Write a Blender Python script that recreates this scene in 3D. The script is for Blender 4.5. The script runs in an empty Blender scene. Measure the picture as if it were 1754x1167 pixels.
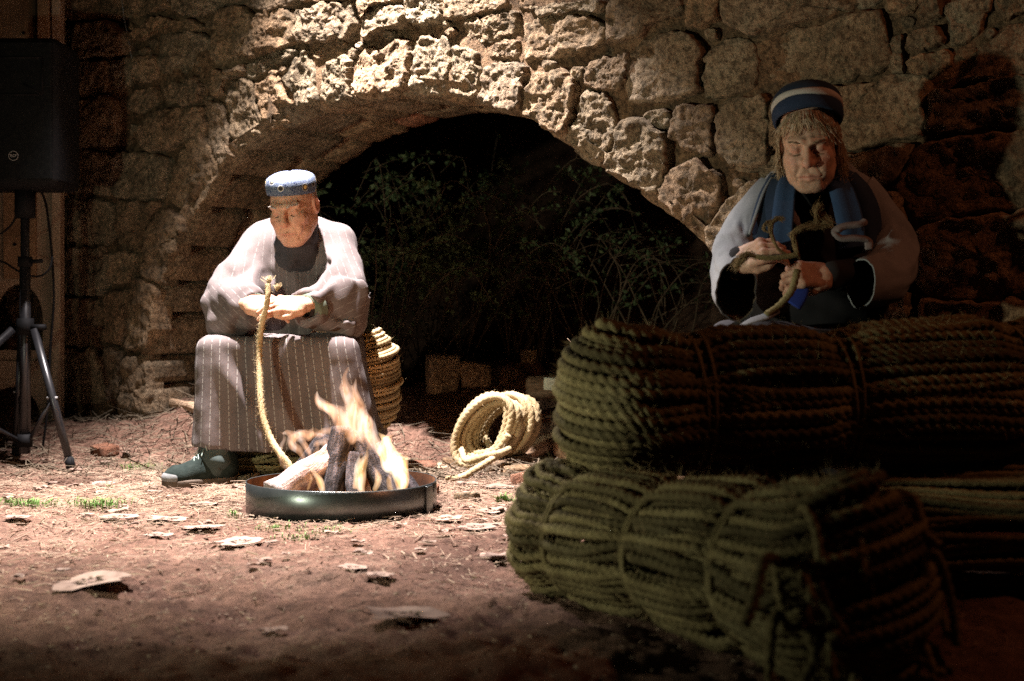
import bpy, math, random
import numpy as np
from mathutils import Vector, Matrix

# ------------------------------------------------------------------ camera, world, lights
F, CX, HY, CAMZ = 2410.0, 877.0, 530.0, 0.61      # focal length in photo pixels, centre column, horizon row, eye height
sc = bpy.context.scene
col = sc.collection
cam_data = bpy.data.cameras.new('camera')
cam = bpy.data.objects.new('camera', cam_data)
col.objects.link(cam)
cam.location = (0, 0, CAMZ)
cam.rotation_euler = (math.radians(90), 0, 0)
cam_data.sensor_width = 36.0
cam_data.lens = F / 1754.0 * 36.0
cam_data.shift_y = (HY - 583.5) / 1754.0
cam_data.clip_start = 0.05
cam_data.clip_end = 500
cam_data.dof.use_dof = True
cam_data.dof.focus_distance = 4.5
cam_data.dof.aperture_fstop = 2.8
cam_data.dof.aperture_blades = 7
sc.camera = cam

world = bpy.data.worlds.new('World')
sc.world = world
world.use_nodes = True
wn = world.node_tree.nodes
sky = wn.new('ShaderNodeTexSky')
sky.sky_type = 'NISHITA'
sky.sun_disc = False
sky.sun_elevation = math.radians(1.0)
sky.sun_rotation = math.radians(200)
world.node_tree.links.new(sky.outputs[0], wn['Background'].inputs[0])
wn['Background'].inputs[1].default_value = 0.0016

def spot(name, loc, aim, watt, colr, deg, blend, rad):
    l = bpy.data.lights.new(name, 'SPOT')
    l.energy = watt; l.color = colr; l.spot_size = math.radians(deg); l.spot_blend = blend
    l.shadow_soft_size = rad
    o = bpy.data.objects.new(name, l); col.objects.link(o)
    o.location = loc
    o.rotation_euler = (Vector(aim) - Vector(loc)).to_track_quat('-Z', 'Y').to_euler()
    return o
# the stage lamps of the show: one hung over the fire side, one on the floor to the left, one dim red one high on the right
spot('overhead_stage_lamp', (-0.98, 4.74, 3.40), (-0.62, 4.60, 0.0), 4300, (1.0, 0.90, 0.89), 64, 0.8, 0.03)
spot('floor_stage_lamp', (-2.05, 2.40, 0.62), (0.50, 4.40, 1.05), 175, (1.0, 0.99, 0.74), 116, 0.95, 0.05)
spot('red_stage_lamp', (2.6, 2.5, 2.7), (0.2, 4.4, 0.5), 50, (1.0, 0.34, 0.16), 120, 0.6, 0.06)

sc.view_settings.view_transform = 'Standard'
sc.view_settings.look = 'None'
sc.view_settings.exposure = 0.0
sc.view_settings.gamma = 1.0
sc.cycles.max_bounces = 6
sc.cycles.diffuse_bounces = 3
sc.cycles.transparent_max_bounces = 8
sc.cycles.volume_bounces = 0
sc.cycles.sample_clamp_indirect = 1.2
sc.cycles.use_denoising = False

random.seed(7)
rng = np.random.default_rng(7)

# ------------------------------------------------------------------ helpers
def P(x, y, d):
    """a point of the place seen at photo pixel (x, y) at distance d"""
    return np.array([(x - CX) / F * d, d, CAMZ + (HY - y) / F * d])

def vnoise(p, seed=0):
    p = np.asarray(p, dtype=np.float64)
    i = np.floor(p).astype(np.int64); f = p - i
    f = f * f * f * (f * (f * 6 - 15) + 10)
    def h(dx, dy, dz):
        n = (i[..., 0] + dx) * 374761393 + (i[..., 1] + dy) * 668265263 + (i[..., 2] + dz) * 2147483647 + seed * 1274126177
        n = (n ^ (n >> 13)) * 1274126177
        n = n ^ (n >> 16)
        return (n & 0xffff) / 32767.5 - 1.0
    x, y, z = f[..., 0], f[..., 1], f[..., 2]
    a = h(0,0,0)*(1-x)+h(1,0,0)*x; b = h(0,1,0)*(1-x)+h(1,1,0)*x
    c = h(0,0,1)*(1-x)+h(1,0,1)*x; d = h(0,1,1)*(1-x)+h(1,1,1)*x
    return (a*(1-y)+b*y)*(1-z)+(c*(1-y)+d*y)*z
def fbm(p, oct=4, seed=0, gain=0.5):
    p = np.asarray(p, dtype=np.float64); s = 0; a = 1.0
    for k in range(oct):
        s = s + a * vnoise(p * (2.03 ** k) + 17.3 * k, seed + k); a *= gain
    return s
def sstep(a, b, x):
    t = np.clip((np.asarray(x, dtype=float) - a) / (b - a), 0, 1)
    return t * t * (3 - 2 * t)

def base_of(par):
    v = Vector((0, 0, 0))
    while par is not None:
        v = v + par.location; par = par.parent
    return np.array(v)

def tag(o, label=None, cat=None, group=None, kind=None):
    if label: o['label'] = label
    if cat: o['category'] = cat
    if group: o['group'] = group
    if kind: o['kind'] = kind
    return o

def root(name, loc, label, cat, group=None):
    o = bpy.data.objects.new(name, None); col.objects.link(o)
    o.location = tuple(float(v) for v in loc); o.empty_display_size = 0.05
    return tag(o, label, cat, group)

def build(name, verts, faces, mat, parent=None, smooth=True, attrs=None, loc=None, uvs=None):
    """verts in world coordinates; faces = (n,k) array or a list of arrays / lists"""
    v = np.asarray(verts, dtype=np.float64)
    if parent is not None:
        L = np.zeros(3) if loc is None else np.asarray(loc, float) - base_of(parent)
        o_loc = L; v = v - base_of(parent) - L
    else:
        if loc is None:
            mn, mx = v.min(0), v.max(0); loc = np.array([(mn[0]+mx[0])/2, (mn[1]+mx[1])/2, mn[2]])
        o_loc = np.asarray(loc, float); v = v - o_loc
    me = bpy.data.meshes.new(name)
    arrs = [np.asarray(a, dtype=np.int32) for a in (faces if isinstance(faces, list) else [faces]) if len(a)]
    flat = np.concatenate([a.ravel() for a in arrs]); sizes = np.concatenate([np.full(len(a), a.shape[1], np.int32) for a in arrs])
    starts = np.concatenate([[0], np.cumsum(sizes)[:-1]]).astype(np.int32)
    me.vertices.add(len(v)); me.vertices.foreach_set('co', v.astype(np.float32).ravel())
    me.loops.add(len(flat)); me.loops.foreach_set('vertex_index', flat)
    me.polygons.add(len(sizes)); me.polygons.foreach_set('loop_start', starts); me.polygons.foreach_set('loop_total', sizes)
    me.polygons.foreach_set('use_smooth', np.full(len(sizes), smooth, dtype=bool))
    me.update(calc_edges=True); me.validate()
    for an, av in (attrs or {}).items():
        a = me.attributes.new(an, 'FLOAT', 'POINT'); a.data.foreach_set('value', np.asarray(av, dtype=np.float32))
    if mat is not None: me.materials.append(mat)
    o = bpy.data.objects.new(name, me); col.objects.link(o)
    o.parent = parent; o.location = tuple(o_loc)
    return o

class MB:
    """collects verts and faces of one mesh"""
    def __init__(s): s.v = []; s.q = []; s.t = []; s.n = 0; s.a = []
    def add(s, v, q=None, t=None, a=None):
        v = np.asarray(v, float).reshape(-1, 3)
        if q is not None and len(q): s.q.append(np.asarray(q) + s.n)
        if t is not None and len(t): s.t.append(np.asarray(t) + s.n)
        s.v.append(v); s.n += len(v)
        s.a.append(np.zeros(len(v)) if a is None else np.broadcast_to(np.asarray(a, float), (len(v),)))
        return s
    def build(s, name, mat, parent=None, smooth=True, attr=None, **k):
        f = []
        if s.q: f.append(np.concatenate(s.q))
        if s.t: f.append(np.concatenate(s.t))
        return build(name, np.concatenate(s.v), f, mat, parent, smooth, {attr: np.concatenate(s.a)} if attr else None, **k)

def frames(path):
    path = np.asarray(path, float)
    T = np.gradient(path, axis=0); T /= np.linalg.norm(T, axis=1, keepdims=True) + 1e-12
    n = np.zeros_like(path)
    ref = np.array([0.13, 0.2, 1.0]) if abs(T[0][2]) < 0.9 else np.array([1.0, 0.1, 0.0])
    u = ref - T[0] * ref.dot(T[0]); u /= np.linalg.norm(u); n[0] = u
    for i in range(1, len(path)):
        u = u - T[i] * u.dot(T[i]); u /= np.linalg.norm(u) + 1e-12; n[i] = u
    return T, n, np.cross(T, n)

def grid_quads(r, c, wrap=True):
    i = np.arange(r - 1)[:, None]; j = np.arange(c if wrap else c - 1)[None, :]; j2 = (j + 1) % c
    return np.stack([i*c+j, i*c+j2, (i+1)*c+j2, (i+1)*c+j], -1).reshape(-1, 4)

def tube(path, rad, n=8, cap=True, lobes=0, pitch=0.06, lobe_amp=0.28, phase=0.0, rough=0.0, seed=0):
    path = np.asarray(path, float); m = len(path)
    T, U, V = frames(path)
    th = np.linspace(0, 2*np.pi, n, endpoint=False)
    R = np.broadcast_to(np.asarray(rad, float).reshape(-1, 1), (m, n)) if np.ndim(rad) else np.full((m, n), float(rad))
    if lobes:
        s = np.concatenate([[0], np.cumsum(np.linalg.norm(np.diff(path, axis=0), axis=1))])
        ph = th[None, :] - 2*np.pi*s[:, None]/pitch + phase
        R = R * (1 - lobe_amp + lobe_amp * np.abs(np.cos(lobes/2*ph)))
    v = path[:, None, :] + R[..., None] * (np.cos(th)[None, :, None]*U[:, None, :] + np.sin(th)[None, :, None]*V[:, None, :])
    if rough: 
        v = v + rough * np.stack([fbm(v*60, 2, seed+k) for k in range(3)], -1)
    v = v.reshape(-1, 3); q = grid_quads(m, n)
    t = []
    if cap:
        v = np.concatenate([v, path[:1], path[-1:]]); j = np.arange(n); j2 = (j+1) % n
        t = np.concatenate([np.stack([np.full(n, m*n), j2, j], -1), np.stack([np.full(n, m*n+1), (m-1)*n+j, (m-1)*n+j2], -1)])
    return v, q, t

def catmull(pts, n):
    pts = np.asarray(pts, float); p = np.concatenate([2*pts[:1]-pts[1:2], pts, 2*pts[-1:]-pts[-2:-1]])
    t = np.linspace(0, len(pts)-1-1e-9, n); i = t.astype(int); f = (t-i)[:, None]
    a, b, c, d = p[i], p[i+1], p[i+2], p[i+3]
    return 0.5*((2*b)+(c-a)*f+(2*a-5*b+4*c-d)*f**2+(3*b-a-3*c+d)*f**3)
def resample(path, step):
    path = np.asarray(path, float)
    s = np.concatenate([[0], np.cumsum(np.linalg.norm(np.diff(path, axis=0), axis=1))])
    n = max(3, int(s[-1]/step)+1); t = np.linspace(0, s[-1], n)
    return np.stack([np.interp(t, s, path[:, k]) for k in range(path.shape[1])], -1)

def rbox(c, half, bev, rot=None):
    """bevelled box: verts, quads, tris"""
    import bmesh
    bm = bmesh.new(); bmesh.ops.create_cube(bm, size=1.0)
    for v in bm.verts: v.co = Vector((v.co.x*2*half[0], v.co.y*2*half[1], v.co.z*2*half[2]))
    if bev: bmesh.ops.bevel(bm, geom=bm.edges[:], offset=bev, segments=3, affect='EDGES', profile=0.5)
    bmesh.ops.triangulate(bm, faces=bm.faces[:])
    bm.verts.ensure_lookup_table(); bm.verts.index_update()
    v = np.array([x.co[:] for x in bm.verts]); t = np.array([[x.index for x in f.verts] for f in bm.faces]); bm.free()
    if rot is not None: v = v @ np.asarray(rot).T
    return v + np.asarray(c, float), None, t

def rotm(rx=0, ry=0, rz=0):
    return np.array(Matrix.Rotation(rz, 3, 'Z') @ Matrix.Rotation(ry, 3, 'Y') @ Matrix.Rotation(rx, 3, 'X'))

# ------------------------------------------------------------------ signed-distance modelling
class Field:
    def __init__(s, lo, hi, h):
        s.lo = np.asarray(lo, float); s.h = h
        n = np.ceil((np.asarray(hi, float)-s.lo)/h).astype(int)+1
        ax = [s.lo[k]+h*np.arange(n[k]) for k in range(3)]
        s.p = np.stack(np.meshgrid(*ax, indexing='ij'), -1).astype(np.float32)
    def mesh(s, f, iters=1):
        return surface_nets(f, s.lo, s.h, iters)
def ell(p, c, r):
    q = p - np.asarray(c, np.float32); r = np.asarray(r, np.float32)
    k0 = np.linalg.norm(q/r, axis=-1); k1 = np.linalg.norm(q/(r*r), axis=-1) + 1e-9
    return k0*(k0-1)/k1
def cap(p, a, b, ra, rb=None):
    rb = ra if rb is None else rb
    a = np.asarray(a, np.float32); ba = np.asarray(b, np.float32)-a; q = p-a
    h = np.clip((q@ba)/(ba@ba+1e-12), 0, 1)
    return np.linalg.norm(q - h[..., None]*ba, axis=-1) - (ra+(rb-ra)*h)
def chain(p, pts, rads):
    d = None
    for i in range(len(pts)-1):
        e = cap(p, pts[i], pts[i+1], rads[i], rads[i+1]); d = e if d is None else np.minimum(d, e)
    return d
def sbox(p, c, half, r=0.0):
    q = np.abs(p-np.asarray(c, np.float32))-np.asarray(half, np.float32)+r
    return np.linalg.norm(np.maximum(q, 0), axis=-1)+np.minimum(q.max(-1), 0)-r
def smin(a, b, k):
    h = np.maximum(k-np.abs(a-b), 0)/k
    return np.minimum(a, b)-h*h*k*0.25
def smax(a, b, k): return -smin(-a, -b, k)

def surface_nets(f, lo, h, iters=1):
    f = f.astype(np.float32); nx, ny, nz = f.shape; s = f < 0
    C = [(i, j, k) for i in (0, 1) for j in (0, 1) for k in (0, 1)]
    sub = lambda a, c: a[c[0]:nx-1+c[0], c[1]:ny-1+c[1], c[2]:nz-1+c[2]]
    cnt = sum(sub(s, c).astype(np.int8) for c in C)
    act = (cnt > 0) & (cnt < 8)
    ijk = np.argwhere(act); idx = np.full(act.shape, -1, np.int64); idx[act] = np.arange(len(ijk))
    vals = {c: f[ijk[:, 0]+c[0], ijk[:, 1]+c[1], ijk[:, 2]+c[2]] for c in C}
    acc = np.zeros((len(ijk), 3)); num = np.zeros(len(ijk))
    for a in C:
        for ax in range(3):
            if a[ax] == 0:
                b = list(a); b[ax] = 1; b = tuple(b); va, vb = vals[a], vals[b]
                m = (va < 0) != (vb < 0); t = np.where(m, va/(va-vb+1e-20), 0)
                pt = np.tile(np.array(a, float), (len(ijk), 1)); pt[:, ax] += t
                acc[m] += pt[m]; num[m] += 1
    v = (ijk + acc/num[:, None])*h + lo
    quads = []
    for ax in range(3):
        o1, o2 = (ax+1) % 3, (ax+2) % 3
        sl0 = [slice(None)]*3; sl1 = [slice(None)]*3; sl0[ax] = slice(0, -1); sl1[ax] = slice(1, None)
        a = s[tuple(sl0)]; b = s[tuple(sl1)]
        e = np.argwhere(a != b)
        e = e[(e[:, o1] > 0) & (e[:, o2] > 0) & (e[:, o1] < s.shape[o1]-1) & (e[:, o2] < s.shape[o2]-1)]
        def ci(d1, d2):
            q = e.copy(); q[:, o1] -= d1; q[:, o2] -= d2
            return idx[q[:, 0], q[:, 1], q[:, 2]]
        q = np.stack([ci(1, 1), ci(0, 1), ci(0, 0), ci(1, 0)], -1)
        fl = ~a[e[:, 0], e[:, 1], e[:, 2]]
        q[fl] = q[fl][:, ::-1]
        quads.append(q)
    q = np.concatenate(quads); q = q[(q >= 0).all(1)]
    for _ in range(iters):        # light smoothing
        acc = np.zeros_like(v); num = np.zeros(len(v))
        for k in range(4):
            np.add.at(acc, q[:, k], v[q[:, (k+1) % 4]]); np.add.at(num, q[:, k], 1)
            np.add.at(acc, q[:, (k+1) % 4], v[q[:, k]]); np.add.at(num, q[:, (k+1) % 4], 1)
        v = 0.45*v + 0.55*acc/num[:, None]
    return v, q

# ------------------------------------------------------------------ materials
def new_mat(name):
    m = bpy.data.materials.new(name); m.use_nodes = True
    nt = m.node_tree; return m, nt, nt.nodes, nt.links, nt.nodes['Principled BSDF']
def ramp(N, L, fac, stops):
    r = N.new('ShaderNodeValToRGB'); e = r.color_ramp.elements
    while len(e) < len(stops): e.new(0.5)
    for k, (p, c) in enumerate(stops):
        e[k].position = p; e[k].color = (c[0], c[1], c[2], 1) if np.ndim(c) else (c, c, c, 1)
    L.new(fac, r.inputs[0]); return r
def noise(N, L, vec, scale, detail=6, rough=0.6, dist=0.0):
    n = N.new('ShaderNodeTexNoise'); n.inputs['Scale'].default_value = scale; n.inputs['Detail'].default_value = detail
    n.inputs['Roughness'].default_value = rough; n.inputs['Distortion'].default_value = dist
    L.new(vec, n.inputs['Vector']); return n
def mixc(N, L, fac, a, b, mode='MIX'):
    m = N.new('ShaderNodeMix'); m.data_type = 'RGBA'; m.blend_type = mode
    for sock, val in ((m.inputs[0], fac), (m.inputs[6], a), (m.inputs[7], b)):
        if hasattr(val, 'is_output'): L.new(val, sock)
        elif np.ndim(val): sock.default_value = (*val[:3], 1)
        else: sock.default_value = val
    return m.outputs[2]
def math_n(N, L, op, a, b=0.0):
    m = N.new('ShaderNodeMath'); m.operation = op
    for sock, val in ((m.inputs[0], a), (m.inputs[1], b)):
        if hasattr(val, 'is_output'): L.new(val, sock)
        else: sock.default_value = val
    return m.outputs[0]
def bump(N, L, B, h, strength, dist=0.01):
    b = N.new('ShaderNodeBump'); b.inputs['Strength'].default_value = strength; b.inputs['Distance'].default_value = dist
    L.new(h, b.inputs['Height']); L.new(b.outputs[0], B.inputs['Normal'])

def mat(name, c1, c2=None, scale=8, rough=0.9, bstr=0.4, bscale=60, bdist=0.01, rnd=0.0, spec=0.2, metal=0.0, c3=None, lo=0.35, hi=0.65, sss=0.0):
    m, nt, N, L, B = new_mat(name)
    B.inputs['Roughness'].default_value = rough; B.inputs['Metallic'].default_value = metal
    B.inputs['Specular IOR Level'].default_value = spec
    tc = N.new('ShaderNodeTexCoord').outputs['Object']
    n1 = noise(N, L, tc, scale)
    stops = [(lo, c1), (hi, c2 or c1)] if c3 is None else [(lo, c1), ((lo+hi)/2, c2), (hi, c3)]
    c = ramp(N, L, n1.outputs[0], stops).outputs[0]
    if rnd:
        oi = N.new('ShaderNodeObjectInfo')
        hs = N.new('ShaderNodeHueSaturation')
        mr = N.new('ShaderNodeMapRange'); mr.inputs[3].default_value = 1-rnd; mr.inputs[4].default_value = 1+rnd
        L.new(oi.outputs['Random'], mr.inputs[0]); L.new(mr.outputs[0], hs.inputs['Value']); L.new(c, hs.inputs['Color']); c = hs.outputs[0]
    L.new(c, B.inputs['Base Color'])
    if sss:
        B.inputs['Subsurface Weight'].default_value = sss; B.inputs['Subsurface Radius'].default_value = (0.01, 0.004, 0.002)
    if bstr:
        n2 = noise(N, L, tc, bscale, 8, 0.65); bump(N, L, B, n2.outputs[0], bstr, bdist)
    return m

def stone_mat(name, cols, dark, lichen_shade=0.35):
    m, nt, N, L, B = new_mat(name)
    B.inputs['Roughness'].default_value = 0.95; B.inputs['Specular IOR Level'].default_value = 0.15
    tc = N.new('ShaderNodeTexCoord').outputs['Object']
    oi = N.new('ShaderNodeObjectInfo')
    va = N.new('ShaderNodeVectorMath'); va.operation = 'MULTIPLY_ADD'; L.new(oi.outputs['Random'], va.inputs[0])
    va.inputs[1].default_value = (37, 51, 23); L.new(tc, va.inputs[2]); vec = va.outputs[0]
    big = noise(N, L, vec, 5, 7, 0.62, 0.3)
    c = ramp(N, L, big.outputs[0], [(0.3, cols[0]), (0.5, cols[1]), (0.7, cols[2])]).outputs[0]
    tint = ramp(N, L, oi.outputs['Random'], [(0.0, (0.80, 0.68, 0.56)), (0.25, (1.0, 0.97, 0.90)), (0.5, (0.90, 0.92, 0.85)), (0.75, (1.12, 0.95, 0.78)), (1.0, (0.72, 0.70, 0.66))]).outputs[0]
    c = mixc(N, L, 1.0, c, tint, 'MULTIPLY')
    fine = noise(N, L, vec, 55, 9, 0.72)
    sp = ramp(N, L, fine.outputs[0], [(0.39, 0.22), (0.50, 0.95), (0.64, 1.5)]).outputs[0]  # speckle contrast raised to paint in the relief of grazing light
    c = mixc(N, L, 0.85, c, sp, 'MULTIPLY')
    pat = noise(N, L, vec, 14, 8, 0.7, 0.6)
    pm = ramp(N, L, pat.outputs[0], [(0.50, 0.0), (0.62, lichen_shade)]).outputs[0]  # dark blotches: lichen plus small relief shadows painted into the colour
    c = mixc(N, L, pm, c, dark)
    L.new(c, B.inputs['Base Color'])
    h = math_n(N, L, 'ADD', fine.outputs[0], math_n(N, L, 'MULTIPLY', pat.outputs[0], 1.2))
    bump(N, L, B, h, 1.0, 0.032)
    return m
# ------------------------------------------------------------------ the setting: ground and stone wall with its arch
P0 = np.array([1.112, 4.30]); UD = np.array([0.849, -0.529]); ND = np.array([0.529, 0.849])   # wall plane: foot point, along (to the right), inward
def W(u, w, z):
    u, w, z = np.broadcast_arrays(np.asarray(u, float), np.asarray(w, float), np.asarray(z, float))
    return np.stack([P0[0]+u*UD[0]+w*ND[0], P0[1]+u*UD[1]+w*ND[1], z], -1)
def on_wall(x, y):
    a = (np.asarray(x, float)-CX)/F
    u = (P0[1]*a-P0[0])/(UD[0]-UD[1]*a)
    d = P0[1]+u*UD[1]
    return np.stack([u, CAMZ+(HY-np.asarray(y, float))/F*d], -1)
def wall_w(x, y):
    return (x-P0[0])*ND[0]+(y-P0[1])*ND[1]

M_ground = None
def ground_h(x, y):
    x = np.asarray(x, float); y = np.asarray(y, float)
    w = wall_w(x, y)
    p = np.stack([x, y, np.zeros_like(x)], -1)
    h = 0.022*fbm(p*2.2, 3, 5) + 0.010*fbm(p*9, 3, 9)
    near = sstep(1.3, 0.4, np.hypot(x+0.55, y-4.4))          # trodden flat round the fire and the seats
    h = h*(1-0.95*near)
    bank = 0.33*sstep(5.42, 6.25, y)*(0.62+0.38*sstep(-1.9, -1.0, x))
    bank = bank*(1+0.30*fbm(p*3.1, 3, 21))
    return h + bank + 0.9*sstep(1.4, 4.0, w) + 5.5*sstep(2.6, 9.0, w)
def gpt(x, y):
    """ground point seen at photo pixel (x, y)"""
    d = CAMZ*F/(y-HY)
    for _ in range(6):
        X = (x-CX)/F*d; z = float(ground_h(X, d)); d = 0.5*d+0.5*(CAMZ-z)*F/(y-HY)
    X = (x-CX)/F*d
    return np.array([X, d, float(ground_h(X, d))])

def ground_mat():
    m, nt, N, L, B = new_mat('trodden_earth')
    B.inputs['Roughness'].default_value = 0.95; B.inputs['Specular IOR Level'].default_value = 0.12
    tc = N.new('ShaderNodeTexCoord').outputs['Object']
    a = noise(N, L, tc, 1.6, 8, 0.65, 0.4); b = noise(N, L, tc, 26, 9, 0.72); cfi = noise(N, L, tc, 140, 6, 0.75)
    c = ramp(N, L, a.outputs[0], [(0.34, (0.080, 0.044, 0.031)), (0.5, (0.145, 0.082, 0.058)), (0.68, (0.215, 0.135, 0.099))]).outputs[0]
    s = ramp(N, L, b.outputs[0], [(0.34, 0.45), (0.5, 1.0), (0.68, 1.45)]).outputs[0]
    c = mixc(N, L, 0.9, c, s, 'MULTIPLY')
    s2 = ramp(N, L, cfi.outputs[0], [(0.35, 0.55), (0.5, 1.0), (0.66, 1.4)]).outputs[0]
    c = mixc(N, L, 0.8, c, s2, 'MULTIPLY')
    L.new(c, B.inputs['Base Color'])
    h = math_n(N, L, 'ADD', b.outputs[0], math_n(N, L, 'MULTIPLY', cfi.outputs[0], 0.45))
    bump(N, L, B, h, 0.9, 0.018)
    return m
M_ground = ground_mat()
def axis(lo, a, b, hi, fine, coarse_n):
    return np.concatenate([lo+(a-lo)*(1-np.linspace(1, 0, coarse_n, endpoint=False)**2.2), np.arange(a, b, fine), b+(hi-b)*np.linspace(0, 1, coarse_n)**2.2])
gx = axis(-40, -2.4, 1.3, 40, 0.0125, 26); gy = axis(-8, 1.9, 6.6, 60, 0.0135, 26)
GX, GY = np.meshgrid(gx, gy)
gp = np.stack([GX, GY, np.zeros_like(GX)], -1)
gz = ground_h(GX, GY) + 0.0065*fbm(gp*30, 3, 31) - 0.005*np.abs(fbm(gp*11, 3, 37))
gv = np.stack([GX, GY, gz], -1).reshape(-1, 3)
o = build('ground', gv, grid_quads(len(gy), len(gx), False), M_ground, loc=(0, 0, 0))
tag(o, 'reddish trodden earth ground in front of the arch', kind='structure')

# --- the wall
M_stone = stone_mat('weathered_sandstone', [(0.195, 0.142, 0.096), (0.325, 0.248, 0.172), (0.425, 0.345, 0.258)], (0.105, 0.088, 0.060), 0.6)
M_stone_red = stone_mat('reddish_slab', [(0.25, 0.12, 0.08), (0.34, 0.17, 0.115), (0.38, 0.22, 0.16)], (0.16, 0.09, 0.06), 0.4)
M_mortar = stone_mat('crumbling_mortar', [(0.13, 0.092, 0.06), (0.21, 0.155, 0.105), (0.28, 0.22, 0.155)], (0.08, 0.06, 0.04), 0.7)

arch_px = [(262, 840), (258, 720), (262, 620), (280, 500), (322, 385), (388, 284), (457, 232), (510, 200), (575, 178), (640, 163), (700, 158), (765, 162), (830, 174),
           (895, 197), (950, 228), (1000, 264), (1055, 300), (1110, 338), (1160, 376), (1205, 416), (1262, 482), (1305, 550), (1335, 640), (1350, 740), (1356, 840)]
arch = on_wall(np.array([p[0] for p in arch_px]), np.array([p[1] for p in arch_px]))
arch = resample(catmull(arch, 200), 0.02)
arch_c = np.array([-1.80, 0.35])
def in_poly(pts, poly):
    x, y = pts[..., 0], pts[..., 1]; r = np.zeros(x.shape, bool); n = len(poly)
    for i in range(n):
        x1, y1 = poly[i]; x2, y2 = poly[(i+1) % n]
        c = ((y1 > y) != (y2 > y)) & (x < (x2-x1)*(y-y1)/(y2-y1+1e-15)+x1)
        r ^= c
    return r
wall = root('stone_wall', W(-1.8, 0.0, 0.0), 'old rubble stone wall with a low round arch behind both seated people', 'wall')
# core of the wall behind the facing stones: front and back sheets with the arch left open, tied by end and top faces
def arch_grown(g):
    d = arch-arch_c; n = np.linalg.norm(d, axis=1, keepdims=True); return arch_c+d*(1+g/n)
def core():
    us = np.arange(-4.4, 2.4, 0.03); zs = np.arange(-0.15, 3.0, 0.03)
    U, Z = np.meshgrid(us, zs); pts = np.stack([U, Z], -1)
    ex = arch_grown(0.045)
    w = 0.002+0.017*fbm(np.stack([U*5, Z*5, U*0], -1), 4, 3)+0.008*fbm(np.stack([U*30, Z*30, U*0], -1), 2, 4)
    q = grid_quads(len(zs), len(us), False)
    cen = pts.reshape(-1, 2)[q].mean(1); keep = ~in_poly(cen, ex[::6])
    front = W(U, w, Z).reshape(-1, 3); back = W(U, 0.66+0*w, Z).reshape(-1, 3)
    mb = MB(); mb.add(front, q[keep]); mb.add(back, q[keep][:, ::-1])
    for (ua, za, ub, zb) in ((-4.4, -0.15, -4.4, 3.0), (2.37, -0.15, 2.37, 3.0), (-4.4, 2.98, 2.4, 2.98)):
        mb.add(np.stack([W(ua, 0.03, za), W(ub, 0.03, zb), W(ub, 0.66, zb), W(ua, 0.66, za)]), [[0, 1, 2, 3]])
    return mb.build('mortar_core', M_mortar, wall)
core()

def chaikin(p, it):
    p = np.asarray(p, float)
    for _ in range(it):
        q = np.roll(p, -1, 0); p = np.stack([0.86*p+0.14*q, 0.14*p+0.86*q], 1).reshape(-1, 2)
    return p
sid = [0]
stone_polys = []
def facing_stone(poly, prot=None, m=None, N=60, name='stone', fine=False):
    sid[0] += 1; k = sid[0]
    poly = np.asarray(poly, float); stone_polys.append(poly)
    r = chaikin(poly.mean(0)+(poly-poly.mean(0))*1.045, 1); r = np.concatenate([r, r[:1]])
    s = np.concatenate([[0], np.cumsum(np.linalg.norm(np.diff(r, axis=0), axis=1))])
    t = np.linspace(0, s[-1], N, endpoint=False)
    r = np.stack([np.interp(t, s, r[:, i]) for i in (0, 1)], -1)
    c = r.mean(0); size = math.sqrt(s[-1]**2/14)
    prot = (0.014+0.030*random.random()) if prot is None else prot
    r = r + 0.010*np.stack([fbm(np.c_[r*22, np.full(N, k*3.7)], 4, 11, .65), fbm(np.c_[r*22, np.full(N, k*3.7)], 4, 12, .65)], -1)*min(1, size/0.12)
    sc_ = [1.0, 1.005, 0.985, 0.955, 0.92, 0.87, 0.81, 0.74, 0.66, 0.575, 0.485, 0.39, 0.29, 0.19, 0.09]
    if fine: sc_ = [1.0, 1.005] + [0.99-0.94*(i/26)**1.05 for i in range(27)]
    ww = [0.06, 0.015] + [None]*(len(sc_)-2)
    e = min(0.30, 0.016/size+0.03); rings = []
    tiltu, tiltz = random.uniform(-.10, .10), random.uniform(-.12, .06)
    def face_w(q, x):
        h = prot*(1-(1-x)**2.0); q3 = np.c_[q*9, np.full(len(q), k*5.3)]; big_ = min(1.5, size/0.11)
        st = np.c_[q[:, 0]*5, q[:, 1]*16, np.full(len(q), k*2.9)]
        d = 0.0075*fbm(q3, 3, 40)*big_+0.0062*fbm(q3*3.1, 4, 44, .66)+0.0055*np.abs(fbm(st, 3, 47))*big_
        return -(h+d*min(1, .35+x))+((q[:, 0]-c[0])*tiltu+(q[:, 1]-c[1])*tiltz)
    for a, w0 in zip(sc_, ww):
        q = c+(r-c)*a
        w = face_w(q, min(1.0, (1-a)/e)) if w0 is None else np.full(N, w0)
        rings.append(W(q[:, 0], w, q[:, 1]))
    cw = face_w(c[None], 1.0)[0]
    v = np.concatenate(rings+[W(np.array([c[0]]), cw, np.array([c[1]]))]); nr = len(rings)
    j = np.arange(N); tri = np.stack([np.full(N, nr*N), (nr-1)*N+(j+1) % N, (nr-1)*N+j], -1)
    return build(name, v, [grid_quads(nr, N)[:, ::-1], tri], m or M_stone, wall, loc=W(c[0], 0, c[1]))

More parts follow.
